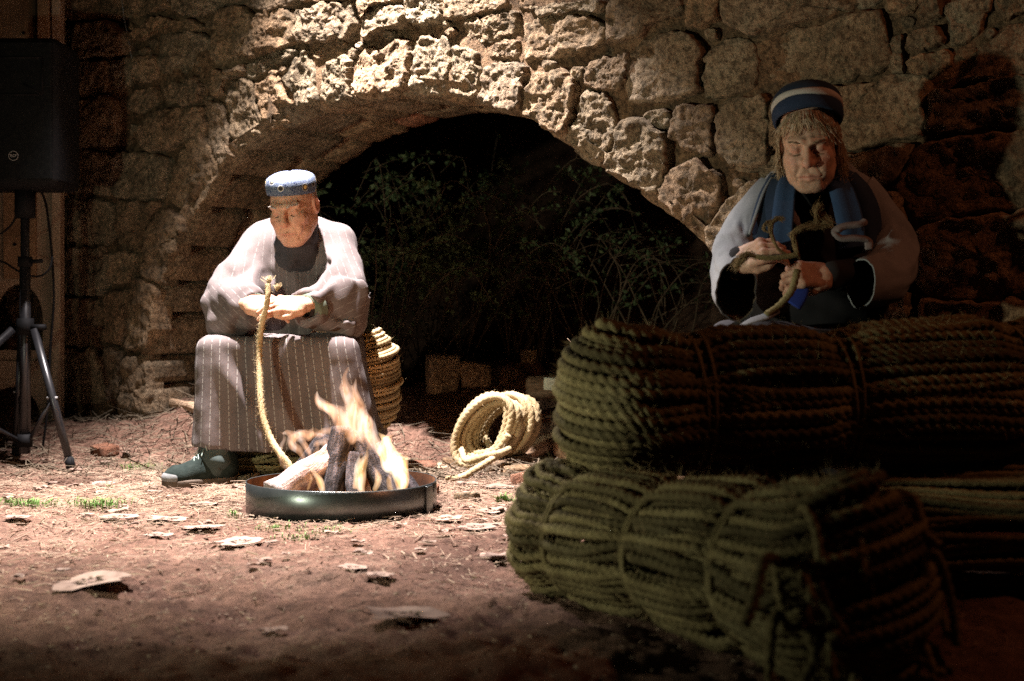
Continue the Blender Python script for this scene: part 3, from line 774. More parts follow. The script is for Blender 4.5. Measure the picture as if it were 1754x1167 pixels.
G_l = 'logs burning in the pan'
log('burning_log', (-0.70, 4.15, zb+.045), (-0.525, 4.30, zb+.165), 0.048, 0.040, M_ash, 'pale ash-covered log leaning up from the rim nearest the boot', 1, G_l)
log('burning_log', (-0.545, 4.20, zb+.02), (-0.51, 4.29, zb+.235), 0.036, 0.036, M_char, 'black charred log standing nearly upright in the middle of the flames', 2, G_l)
log('burning_log', (-0.36, 4.22, zb+.03), (-0.47, 4.30, zb+.215), 0.036, 0.033, M_char, 'charred log leaning inward on the pan side nearest the rope coil', 3, G_l)
log('burning_log', (-0.46, 4.16, zb+.02), (-0.485, 4.26, zb+.16), 0.026, 0.024, M_char, 'short charred log between the two dark leaning logs', 4, G_l)
log('burning_log', (-0.70, 4.40, zb+.03), (-0.57, 4.34, zb+.20), 0.034, 0.030, M_char, 'smoking dark log leaning at the back of the pan beside the hanging rope', 5, G_l)
log('burning_log', (-0.30, 4.33, zb+.02), (-0.42, 4.37, zb+.18), 0.030, 0.028, M_char, 'thin dark log at the back of the pan nearest the rope coil', 6, G_l)

def flame_mat(name, cols, strength, scale):
    m, nt, N, L, B = new_mat(name); N.remove(B)
    em = N.new('ShaderNodeEmission')
    tc = N.new('ShaderNodeTexCoord').outputs['Object']
    mp = N.new('ShaderNodeMapping'); mp.inputs['Scale'].default_value = (1, 1, 0.35); L.new(tc, mp.inputs[0])
    a = noise(N, L, mp.outputs[0], scale, 3, 0.55, 1.2)
    r = ramp(N, L, a.outputs[0], [(0.30, (0.03, 0.012, 0.004)), (0.47, cols[0]), (0.62, cols[1])])
    L.new(r.outputs[0], em.inputs[0]); em.inputs[1].default_value = strength
    L.new(em.outputs[0], N['Material Output'].inputs['Volume'])
    m.cycles.volume_step_rate = 1.0 if hasattr(m.cycles, 'volume_step_rate') else 1.0
    return m
M_flame = flame_mat('flame', [(1.0, 0.48, 0.24), (1.0, 0.74, 0.60)], 24.0, 30)
M_hot = flame_mat('hot_flame', [(1.0, 0.52, 0.20), (1.0, 0.82, 0.60)], 46.0, 30)
def flame(name, paths, m, label, seed, parent, warp=.016):
    pts = np.concatenate([np.array([p[:3] for p in q]) for q in paths])
    f = Field(pts.min(0)-.05, pts.max(0)+.05, 0.0036)
    pw = f.p + (warp*np.stack([fbm(f.p*np.array([22, 22, 12])+k*9, 2, seed+k) for k in range(3)], -1)).astype(np.float32)
    d = None
    for q in paths:
        c = catmull([p[:3] for p in q], 10); r = np.interp(np.linspace(0, 1, 10), np.linspace(0, 1, len(q)), [p[3] for p in q])
        e = chain(pw, c, r*1.42); d = e if d is None else smin(d, e, 0.007)
    v, q = f.mesh(d, 1)
    ob = build(name, v, q, m, parent)
    v, q = f.mesh(d+.006, 1)
    if len(q): build('flame_core', v, q, m, ob)
    if label: ob['label'] = label
    return ob
def PP(x, y, d, r): return (*P(x, y, d), r)
fire = root('fire', (PC[0], PC[1], zb), 'orange and white flames rising from the logs in the pan', 'fire')
flame('flame_tongue', [[PP(596, 752, 4.25, .012), PP(586, 722, 4.25, .020), PP(570, 700, 4.25, .014), PP(554, 690, 4.25, .008), PP(544, 670, 4.25, .002)],
       [PP(606, 750, 4.26, .016), PP(600, 706, 4.26, .019), PP(590, 676, 4.26, .013), PP(582, 655, 4.26, .007), PP(588, 636, 4.26, .002)],
       [PP(612, 745, 4.27, .012), PP(606, 700, 4.27, .014), PP(602, 668, 4.27, .009), PP(606, 648, 4.27, .002)],
       [PP(626, 752, 4.26, .014), PP(622, 722, 4.26, .014), PP(612, 700, 4.26, .008), PP(608, 684, 4.26, .002)],
       [PP(648, 768, 4.24, .014), PP(640, 738, 4.24, .013), PP(628, 712, 4.25, .008), PP(622, 690, 4.25, .002)]], M_flame, 'tall pale orange tongue above the standing log', 3, fire)
flame('flame_tongue', [[PP(506, 760, 4.30, .007), PP(515, 744, 4.30, .008), PP(535, 748, 4.30, .009), PP(556, 740, 4.29, .007), PP(574, 736, 4.28, .003), PP(576, 728, 4.28, .001)],
       [PP(532, 776, 4.27, .007), PP(514, 750, 4.28, .008), PP(496, 738, 4.29, .006), PP(482, 742, 4.29, .002)], [PP(545, 765, 4.27, .008), PP(556, 752, 4.27, .007), PP(566, 760, 4.27, .003)],
       [PP(488, 800, 4.30, .007), PP(482, 776, 4.30, .009), PP(488, 756, 4.30, .006), PP(484, 738, 4.30, .002)],
       [PP(520, 790, 4.24, .006), PP(508, 770, 4.25, .008), PP(500, 752, 4.26, .006), PP(508, 736, 4.26, .002)], [PP(548, 800, 4.18, .005), PP(540, 780, 4.2, .007), PP(546, 762, 4.21, .005), PP(540, 748, 4.22, .002)]], M_flame, 'low flame licking sideways over the pale log', 8, fire)
flame('flame_tongue', [[PP(688, 840, 4.13, .010), PP(684, 808, 4.14, .018), PP(672, 780, 4.15, .014), PP(660, 756, 4.16, .008), PP(650, 738, 4.17, .002)],
       [PP(690, 800, 4.15, .010), PP(694, 780, 4.15, .006), PP(690, 764, 4.15, .002)],
       [PP(664, 796, 4.15, .014), PP(656, 772, 4.16, .010), PP(664, 752, 4.17, .006), PP(674, 742, 4.18, .002)],
       [PP(616, 840, 4.08, .009), PP(618, 812, 4.09, .011), PP(628, 786, 4.10, .006), PP(630, 764, 4.11, .002)],
       [PP(606, 838, 4.09, .006), PP(612, 806, 4.10, .006), PP(618, 780, 4.11, .002)]], M_hot, 'white-hot flame at the pan side nearest the rope coil', 13, fire, .010)
flame('flame_tongue', [[PP(556, 838, 4.05, .006), PP(550, 822, 4.06, .008), PP(538, 808, 4.07, .005), PP(530, 798, 4.08, .002)], [PP(530, 836, 4.05, .004), PP(534, 822, 4.06, .004), PP(530, 812, 4.06, .001)]], M_hot, 'small white flame low on the pale log', 18, fire, .006)
flame('flame_tongue', [[PP(642, 838, 4.07, .006), PP(646, 820, 4.08, .008), PP(640, 800, 4.09, .002)], [PP(668, 838, 4.07, .006), PP(664, 822, 4.08, .006), PP(668, 806, 4.09, .002)]], M_hot, 'small white flames between the dark logs', 23, fire, .006)
fl = bpy.data.lights.new('fire_light', 'POINT'); fl.energy = 7; fl.color = (1.0, 0.42, 0.13); fl.shadow_soft_size = 0.06
flo = bpy.data.objects.new('fire_light', fl); col.objects.link(flo); flo.location = (-0.50, 4.20, 0.36)

# ------------------------------------------------------------------ loudspeaker on its tripod, boards behind it
M_black = mat('black_plastic', (0.005, 0.005, 0.0055), (0.008, 0.008, 0.009), 30, 0.7, 0.15, 300, 0.001, spec=0.12)
M_grille = mat('black_grille', (0.004, 0.0045, 0.005), (0.008, 0.009, 0.009), 60, 0.8, 0.6, 420, 0.002, spec=0.1)
M_metal = mat('black_painted_tube', (0.012, 0.012, 0.014), (0.02, 0.02, 0.022), 30, 0.32, 0.05, 100, 0.001, spec=0.6)
M_badge = mat('grey_badge', (0.25, 0.25, 0.25), (0.3, 0.3, 0.3), 30, 0.5, 0)
def as_mesh(name, curve):
    t_ = bpy.data.objects.new(name+'_outline', curve); col.objects.link(t_); bpy.context.view_layer.update()
    me = bpy.data.meshes.new_from_object(t_.evaluated_get(bpy.context.evaluated_depsgraph_get())); me.name = name
    bpy.data.objects.remove(t_)
    o_ = bpy.data.objects.new(name, me); col.objects.link(o_); return o_
SX, SY = -1.893, 5.47
sp = root('loudspeaker', (SX, SY, 1.07), 'black loudspeaker box on the tripod at the dark left edge', 'loudspeaker')
b = MB(); b.add(*rbox((SX, SY, 1.357), (0.175, 0.15, 0.285), 0.035)); b.build('cabinet', M_black, sp)
b = MB(); b.add(*rbox((SX, SY-0.149, 1.36), (0.155, 0.010, 0.262), 0.008)); b.build('grille', M_grille, sp)
def horn_bits():
    mb = MB()      # horn flare behind the grille reads as a shallow raised frame
    for (x0, z0, x1, z1) in ((-.12, .20, .12, .20), (-.12, .06, .12, .06), (-.12, .06, -.12, .20), (.12, .06, .12, .20), (-.05, .10, -.12, .06), (.05, .10, .12, .06)):
        mb.add(*tube([(SX+x0, SY-.160, 1.36+z0), (SX+x1, SY-.160, 1.36+z1)], .004, 6))
    mb.build('horn_frame', M_black, sp)
horn_bits()
bx_, bz_ = (23-CX)/F*(SY-.16), CAMZ+(HY-267)/F*(SY-.16)
a = np.linspace(0, 2*math.pi, 40); b = MB(); b.add(*tube(np.c_[bx_+.0175*np.cos(a), np.full(40, SY-.1605), bz_+.0175*np.sin(a)], .0013, 6, False)); bd = b.build('badge', M_badge, sp)
tcu = bpy.data.curves.new('badge_lettering', 'FONT'); tcu.body = 'RCF'; tcu.size = 0.0135; tcu.align_x = 'CENTER'; tcu.align_y = 'CENTER'; tcu.extrude = 0.0006; tcu.offset = 0.0003
tcu.materials.append(M_badge); to = as_mesh('badge_lettering', tcu); to.parent = bd
to.location = tuple(np.array([bx_, SY-.1615, bz_])-base_of(bd)); to.rotation_euler = (math.radians(90), 0, 0)
st = root('speaker_stand', (SX, SY, 0), 'black tripod stand under the loudspeaker', 'tripod stand')
def part(name, paths, r, m, par, n=14):
    b = MB()
    for p in paths: b.add(*tube(p, r, n))
    return b.build(name, m, par)
part('pole', [[(SX, SY, .06), (SX, SY, 1.085)]], .0175, M_metal, st)
part('lower_pole', [[(SX, SY, .05), (SX, SY, .80)]], .0215, M_metal, st)
part('top_cup', [[(SX, SY, .965), (SX, SY, 1.075)]], .040, M_black, st)
hz = 0.545
part('hub', [[(SX, SY, hz-.035), (SX, SY, hz+.03)]], .034, M_black, st)
part('height_clamp', [[(SX, SY, .775), (SX, SY, .815)]], .028, M_black, st)
part('clamp_knob', [[(SX+.02, SY-.01, .795), (SX+.075, SY-.03, .797)]], .008, M_black, st)
part('hub_knob', [[(SX+.03, SY-.01, hz-.005), (SX+.085, SY-.02, hz-.005)]], .012, M_black, st)
foot = [gpt(122, 806), gpt(28, 784), np.array([-2.40, 5.20, 0.01])]
for k, f_ in enumerate(foot):
    f_ = f_+np.array([0, 0, .012]); dv = f_[:2]-np.array([SX, SY]); dv /= np.linalg.norm(dv)
    h0 = np.array([SX+dv[0]*.045, SY+dv[1]*.045, hz-.012])
    lg = part('leg', [[h0, f_]], .0155, M_metal, st)
    part('rubber_foot', [[f_+(h0-f_)*.07, f_-np.array([0, 0, .004])]], .0185, M_black, lg)
    mid = h0+(f_-h0)*.50
    part('brace', [[mid, (SX+dv[0]*.02, SY+dv[1]*.02, .10)]], .0075, M_metal, st)
    part('brace_bolt', [[mid+np.array([-.02, -.005, 0]), mid+np.array([.02, -.005, 0])]], .0055, M_badge, st, 8)
part('brace_collar', [[(SX, SY, .075), (SX, SY, .125)]], .029, M_black, st)
def cable(name, px, m, r, label):
    q = resample(catmull([P(*a) for a in px], 80), .012); b = MB(); b.add(*tube(q, r, 7)); o = b.build(name, m); tag(o, label, 'cable')
cable('speaker_cable', [(62, 318, 5.6), (76, 340, 5.62), (84, 385, 5.63), (90, 450, 5.64), (92, 520, 5.64), (86, 600, 5.64), (82, 690, 5.64), (74, 760, 5.66), (66, 786, 5.68)], M_black, .005, 'black cable hanging straight down behind the tripod stand')
cable('speaker_cable', [(34, 355, 5.5), (24, 378, 5.5), (8, 396, 5.5), (-30, 420, 5.5), (-20, 440, 5.5), (8, 450, 5.5), (34, 466, 5.49), (64, 474, 5.5), (84, 462, 5.5), (90, 440, 5.52)], M_black, .004, 'black cable looping round the tripod pole')
cable('hanging_wire', [(206, -20, 6.02), (210, 10, 6.01), (214, 40, 6.0), (220, 62, 5.99), (221, 78, 5.98), (226, 100, 5.98)], M_badge, .0013, 'thin pale wire hanging down the wall above the dark stones')

M_board = mat('dark_timber', (0.15, 0.095, 0.055), (0.22, 0.145, 0.085), 7, 0.8, 0.3, 40, 0.004, c3=(0.28, 0.19, 0.115))
M_board2 = mat('pale_timber', (0.24, 0.18, 0.125), (0.33, 0.26, 0.19), 9, 0.8, 0.3, 50, 0.004)
BD = 6.05
pn = root('timber_screen', (P(20, 780, BD)[0], BD, 0), 'tall timber screen with rounded cut-outs behind the loudspeaker stand', 'screen')
def panel():
    cu = bpy.data.curves.new('panel', 'CURVE'); cu.dimensions = '2D'; cu.fill_mode = 'BOTH'; cu.extrude = 0.012; cu.materials.append(M_board2)
    L = base_of(pn)
    def poly(px):
        s_ = cu.splines.new('POLY'); s_.points.add(len(px)-1); s_.use_cyclic_u = True
        for k, (x, y) in enumerate(px):
            q = P(x, y, BD); s_.points[k].co = (q[0]-L[0], q[2]-L[2], 0, 1)
    poly([(-140, -60), (94, -60), (94, 790), (-140, 790)])
    ar = lambda cx_, cy_, rx, ry: [(cx_+rx*math.cos(t), cy_-ry*math.sin(t)) for t in np.linspace(0, math.pi, 18)]
    poly(ar(34, 545, 41, 58)+[(-7, 600), (75, 600)])
    poly(ar(22, 715, 48, 52)+[(-26, 748), (70, 748)])
    poly([(14, 352), (64, 352), (64, 405), (14, 405)][::-1])
    poly(ar(-90, 545, 36, 58)+[(-126, 600), (-54, 600)])
    o = as_mesh('panel', cu); o.parent = pn; o.location = (0, 0.0, 0); o.rotation_euler = (math.radians(90), 0, 0)
panel()
def board(name, x0, x1, y0, y1, d, th, m, par):
    a = P(x0, y0, d); c = P(x1, y1, d); b = MB()
    b.add(*rbox(((a[0]+c[0])/2, d, (a[2]+c[2])/2), (abs(c[0]-a[0])/2, th, abs(a[2]-c[2])/2), .004)); return b.build(name, m, par, smooth=False)
board('edge_post', 92, 107, -70, 786, BD-.03, .03, M_board2, pn)
board('inner_post', 66, 86, -70, 318, BD-.05, .02, M_board, pn)
board('board', 6, 62, 280, 478, BD-.022, .008, M_board, pn)
board('board', -60, 62, -70, 70, BD-.022, .008, M_board, pn)
board('board', -60, 92, 618, 660, BD-.022, .008, M_board2, pn)
for (x, y) in ((26, 419), (41, 57), (80, 619)):
    q = P(x, y, BD-.033); part('bolt_head', [[q, q+np.array([0, -.008, 0])]], .007, M_black, pn, 10)
# ------------------------------------------------------------------ people
def skin_mat(name, c1, c2, red):
    m, nt, N, L, B = new_mat(name)
    B.inputs['Roughness'].default_value = 0.55; B.inputs['Specular IOR Level'].default_value = 0.35
    B.inputs['Subsurface Weight'].default_value = 0.12; B.inputs['Subsurface Radius'].default_value = (0.012, 0.004, 0.002); B.inputs['Subsurface Scale'].default_value = 1.0
    tc = N.new('ShaderNodeTexCoord').outputs['Object']
    a = noise(N, L, tc, 45, 6, 0.65); b = noise(N, L, tc, 260, 5, 0.7)
    c = ramp(N, L, a.outputs[0], [(0.35, c1), (0.65, c2)]).outputs[0]
    at = N.new('ShaderNodeAttribute'); at.attribute_name = 'flush'
    c = mixc(N, L, at.outputs['Fac'], c, red)
    L.new(c, B.inputs['Base Color']); bump(N, L, B, math_n(N, L, 'ADD', a.outputs[0], b.outputs[0]), 0.35, 0.0025)
    return m
M_skin_m = skin_mat('tanned_skin', (0.40, 0.215, 0.135), (0.52, 0.30, 0.20), (0.36, 0.13, 0.095))
M_skin_w = skin_mat('pale_ruddy_skin', (0.36, 0.215, 0.15), (0.48, 0.31, 0.225), (0.42, 0.15, 0.12))

def head_sdf(p, old=1.0, female=False):
    """face looks to -Y, origin between the ears"""
    q = p
    sx = np.abs(q[..., :1]); s = np.concatenate([sx, q[..., 1:]], -1)      # mirrored copy of space for paired features
    d = ell(q, (0, .018, .040), (.0755, .094, .088)) if female else ell(q, (0, .018, .032), (.0755, .094, .080))
    d = smin(d, ell(q, (0, -.030, -.030), (.0645, .066, .088)), .03)
    d = smin(d, cap(s, (.046, .0, -.055), (.022, -.066, -.098), .030, .022), .03)
    d = smin(d, ell(q, (0, -.076, -.100), (.026, .020, .020)), .022)
    d = smin(d, ell(s, (.040, -.068, -.022), (.026, .024, .024)), .022)
    d = smin(d, cap(s, (.012, -.090, .030), (.046, -.074, .030), .0115, .010), .016)
    d = smin(d, ell(s, (.022, -.088, -.052), (.026, .012, .026)), .022)      # muzzle
    d = smax(d, -ell(s, (.031, -.104, .010), (.019, .019, .0125)), .014)     # eye sockets
    d = smin(d, ell(s, (.031, -.0775, .008), (.0165, .0135, .0135)), .004)   # lowered lids
    gr = lambda a_, b_, A, sg: A*np.exp(-(cap(s, a_, b_, 0.0)/sg)**2)
    d = d+gr((.018, -.089, -.0015), (.046, -.080, -.0030), .0042, .0030)+gr((.017, -.090, .013), (.047, -.079, .011), .0022, .0032)
    d = smin(d, ell(s, (.032, -.083, -.0085), (.016, .007, .006)), .008)     # bags
    nose = cap(q, (0, -.093, .024), (0, -.116, -.018), .0075, .0115)
    nose = smin(nose, ell(q, (0, -.115, -.023), (.0138, .013, .0115)), .008)
    nose = smin(nose, ell(s, (.0145, -.103, -.026), (.0085, .011, .0085)), .006)
    d = smin(d, nose, .010)
    d = smax(d, -ell(s, (.0075, -.109, -.0350), (.0038, .006, .004)), .003)
    d = smin(d, cap(s, (0, -.1045, -.0605), (.023, -.0955, -.0650), .0046, .0028), .007)   # upper lip
    d = smin(d, cap(s, (0, -.1015, -.0725), (.020, -.0945, -.0705), .0056, .0035), .008)   # lower lip
    d = d+gr((0, -.107, -.0664), (.030, -.0945, -.0695), .0052, .0027)
    if old:
        d = d+gr((.019, -.106, -.024), (.034, -.093, -.062), .0045, .0055)+gr((.032, -.090, -.070), (.031, -.082, -.098), .0032, .005)
        d = d+gr((.004, -.101, .034), (.005, -.099, .050), .0025, .003)+gr((.050, -.070, .004), (.066, -.050, .010), .0022, .003)+gr((.050, -.068, -.003), (.066, -.048, -.010), .0022, .003)
        d = d+gr((.022, -.088, -.016), (.046, -.076, -.015), .0022, .0035)
        d = smin(d, ell(s, (.042, -.054, -.076), (.019, .02, .024)), .018)
    ear = smax(ell(s, (.0785, .012, -.004), (.010, .022, .033)), -ell(s, (.0865, .006, -.002), (.007, .013, .021)), .004)
    d = smin(d, ear, .008)
    return d

def head(loc, yaw, pitch, roll, scale, neck_to, neck_r, h=0.0030, female=False):
    R = rotm(0, 0, yaw) @ rotm(pitch, 0, 0) @ rotm(0, roll, 0); loc = np.asarray(loc, float)
    f = Field(loc-np.array([.12, .16, .19])*scale, loc+np.array([.12, .15, .15])*scale, h)
    q = ((f.p-loc) @ R).astype(np.float32)/scale
    d = head_sdf(q, 1.0, female)*scale
    a = loc+R@np.array([0, .03, -.05])*scale
    d = smin(d, cap(f.p, a, neck_to, neck_r, neck_r*1.06), .03)
    d = d + 0.0009*fbm(f.p*95, 2, 5) + 0.0011*np.sin(q[..., 2]*520)*sstep(.045, .055, q[..., 2])*(q[..., 1] < -.05)
    v, fc = f.mesh(d, 1)
    lq = ((v-loc) @ R)/scale; ax_ = np.abs(lq[:, 0])
    front = lq[:, 1] < -.05
    fl = 0.55*np.exp(-((lq[:, 2]+.0665)/.0075)**2)*sstep(.032, .022, ax_)*(lq[:, 1] < -.085)
    fl = np.maximum(fl, .45*np.exp(-((lq[:, 2]+.024)/.013)**2-(ax_/.016)**2)*(lq[:, 1] < -.095))
    fl = np.maximum(fl, .35*np.exp(-((lq[:, 2]+.022)/.02)**2-((ax_-.043)/.018)**2)*front)
    fl = np.maximum(fl, .40*np.exp(-((lq[:, 2]-.004)/.012)**2-((ax_-.031)/.016)**2)*front)
    fl = np.maximum(fl, .5*(ax_ > .076))
    return v, fc, fl, R, loc

def hand(wrist, along, dorsal, thumb_sign, curls, thumb_pts=None, scale=1.0, fore=None, fore_r=.030, h=.0028):
    """a hand with a palm, four bent fingers of unequal length and a thumb; along = wrist to knuckles, dorsal = back of the hand"""
    X = np.asarray(along, float); X /= np.linalg.norm(X); Z = np.asarray(dorsal, float); Z = Z-X*X.dot(Z); Z /= np.linalg.norm(Z)
    Y = np.cross(Z, X)*thumb_sign; R = np.stack([X, Y, Z], -1); w = np.asarray(wrist, float)
    pts_w = lambda p: w+R@np.asarray(p)*scale
    lo = w.copy(); hi = w.copy(); fingers = []
    base = [(.086, .030, .003), (.092, .0105, .005), (.088, -.0095, .004), (.080, -.028, .001)]
    lens = [(.040, .026, .021), (.045, .029, .022), (.041, .027, .021), (.032, .021, .018)]
    rad = [(.0098, .0088, .0080, .0068), (.0100, .0090, .0082, .0068), (.0096, .0087, .0078, .0066), (.0086, .0078, .0070, .0060)]
    for k in range(4):
        a = 0.0; pt = np.array(base[k]); ch = [pt.copy()]; spread = (1.5-k)*0.05
        c = curls[k]
        for ln, ca in zip(lens[k], c):
            a += ca; pt = pt+ln*np.array([math.cos(a)*math.cos(spread), math.cos(a)*math.sin(spread), -math.sin(a)]); ch.append(pt.copy())
        fingers.append(([pts_w(p) for p in ch], [r*scale for r in rad[k]]))
    tp = thumb_pts or [(.022, .026, -.006), (.048, .044, -.020), (.074, .046, -.034), (.096, .036, -.040)]
    thumb = ([pts_w(p) for p in tp], [r*scale for r in (.0145, .0120, .0105, .0085)])
    allp = np.concatenate([np.array(f_[0]) for f_ in fingers]+[np.array(thumb[0]), w[None]]+([np.asarray(fore)[None]] if fore is not None else []))
    f = Field(allp.min(0)-.04, allp.max(0)+.04, h)
    q = ((f.p-w) @ R).astype(np.float32)/scale
    d = sbox(q, (.046, 0, 0), (.046, .038, .0125), .012)*scale
    d = smin(d, ell(q, (.03, .022, -.010), (.03, .018, .014))*scale, .014)
    d = smin(d, ell(q, (.035, -.024, -.008), (.035, .015, .013))*scale, .014)
    fin = None
    for pts, rr in fingers:
        e = chain(f.p, pts, rr)
        for kk in (1, 2): e = smin(e, np.linalg.norm(f.p-np.asarray(pts[kk], np.float32), axis=-1)-rr[kk]*1.10, .004)
        fin = e if fin is None else smin(fin, e, .0022)
    d = smin(d, fin, .008)
    for pts, rr in fingers: d = smin(d, np.linalg.norm(f.p-np.asarray(pts[0], np.float32), axis=-1)-rr[0]*1.12, .008)
    d = smin(d, chain(f.p, *thumb), .007)
    if fore is not None: d = smin(d, cap(f.p, w+R@np.array([.006, 0, 0]), fore, fore_r*.82, fore_r), .02)
    d = d+0.0006*fbm(f.p*110, 2, 3)
    v, fc = f.mesh(d, 1)
    kn = np.min([np.linalg.norm(v-np.asarray(p), axis=1) for pts, rr in fingers for p in (pts[0], pts[1], pts[2])], 0)
    return v, fc, 0.4*np.exp(-(kn/.012)**2)

def lashes(toW, m, rt, seed):
    rg = np.random.default_rng(seed)
    for sgn in (-1, 1):
        ps = []
        for k in range(40):
            t = k/39; x_ = .0175+.029*t; b_ = np.array([sgn*x_, -.0905+.0105*((x_-.030)/.0155)**2, -.0012-.0012*t-.0022*math.sin(t*3.1)])
            ps.append([toW(b_), toW(b_+[sgn*.001, -.003, -.0015]), toW(b_+[sgn*.002, -.0055, -.002])])
        hair_strands(ps, .0006, m, 'eyelashes', rt, 5)

def body_mesh(name, parts, m, parent):
    mb = MB()
    for v, q, a in parts: mb.add(v, q, None, a)
    return mb.build(name, m, parent, attr='flush')

def cloth_mat(name, c1, c2, stripe=None, rough=0.95, weave=700, bs=0.25, period=0.030):
    m, nt, N, L, B = new_mat(name); B.inputs['Roughness'].default_value = rough; B.inputs['Specular IOR Level'].default_value = 0.1
    B.inputs['Sheen Weight'].default_value = 0.02
    tc = N.new('ShaderNodeTexCoord').outputs['Object']
    a = noise(N, L, tc, 7, 6, 0.6); b = noise(N, L, tc, weave, 3, 0.6)
    c = ramp(N, L, a.outputs[0], [(0.35, c1), (0.65, c2)]).outputs[0]
    c = mixc(N, L, 0.55, c, ramp(N, L, b.outputs[0], [(0.35, 0.6), (0.65, 1.35)]).outputs[0], 'MULTIPLY')
    if stripe:
        at = N.new('ShaderNodeAttribute'); at.attribute_name = 'across'; ad = N.new('ShaderNodeAttribute'); ad.attribute_name = 'down'
        ph = math_n(N, L, 'FRACT', math_n(N, L, 'DIVIDE', at.outputs['Fac'], period))
        dist = math_n(N, L, 'ABSOLUTE', math_n(N, L, 'SUBTRACT', ph, 0.5))
        line = math_n(N, L, 'LESS_THAN', dist, 0.045)
        idx = math_n(N, L, 'FLOOR', math_n(N, L, 'DIVIDE', at.outputs['Fac'], period))
        dash = math_n(N, L, 'FRACT', math_n(N, L, 'ADD', math_n(N, L, 'DIVIDE', ad.outputs['Fac'], 0.021), math_n(N, L, 'MULTIPLY', idx, 0.37)))
        dm = math_n(N, L, 'LESS_THAN', dash, 0.74)
        c = mixc(N, L, math_n(N, L, 'MULTIPLY', math_n(N, L, 'MULTIPLY', line, dm), 0.85), c, stripe)
    L.new(c, B.inputs['Base Color']); bump(N, L, B, b.outputs[0], bs, 0.002)
    return m
def attr_build(name, v, q, m, parent, across=None, down=None, **k):
    return build(name, v, q, m, parent, attrs={'across': across if across is not None else v[:, 0], 'down': down if down is not None else v[:, 2]}, **k)
def ribbon(pts, width, thick, nrm, n=40, closed_n=10, wave=0.0, seed=0):
    """a soft flat band that follows pts; nrm = the way its face looks"""
    c = catmull(pts, n); T = np.gradient(c, axis=0); T /= np.linalg.norm(T, axis=1, keepdims=True)
    nr = catmull(nrm, n) if np.ndim(nrm) > 1 else np.tile(np.asarray(nrm, float), (n, 1))
    S = np.cross(T, nr); S /= np.linalg.norm(S, axis=1, keepdims=True); N_ = np.cross(S, T)
    th = np.linspace(0, 2*np.pi, closed_n*2, endpoint=False); wd = np.interp(np.linspace(0, 1, n), np.linspace(0, 1, len(np.atleast_1d(width))), np.atleast_1d(width)) if np.ndim(width) else np.full(n, width)
    cs = np.sign(np.cos(th))*np.abs(np.cos(th))**.5; sn = np.sign(np.sin(th))*np.abs(np.sin(th))**.8
    v = c[:, None]+S[:, None]*(cs[None, :, None]*wd[:, None, None])+N_[:, None]*(sn[None, :, None]*thick)
    v = v+N_[:, None]*(wave*np.sin(cs*4.5+seed)[None, :, None]*np.ones((n, 1, 1)))
    v = v.reshape(-1, 3); m_ = len(th); q = grid_quads(n, m_); v = np.concatenate([v, c[:1], c[-1:]]); j = np.arange(m_)
    t = np.concatenate([np.stack([np.full(m_, n*m_), (j+1) % m_, j], -1), np.stack([np.full(m_, n*m_+1), (n-1)*m_+j, (n-1)*m_+(j+1) % m_], -1)])
    return v, q, t
def hair_strands(paths, r, m, name, parent, n=9):
    mb = MB()
    for p in paths: mb.add(*tube(catmull(p, n), np.concatenate([[r*.7, r], np.full(n-4, r), [r*.6, r*.2]]), 4))
    return mb.build(name, m, parent)

P_ = P
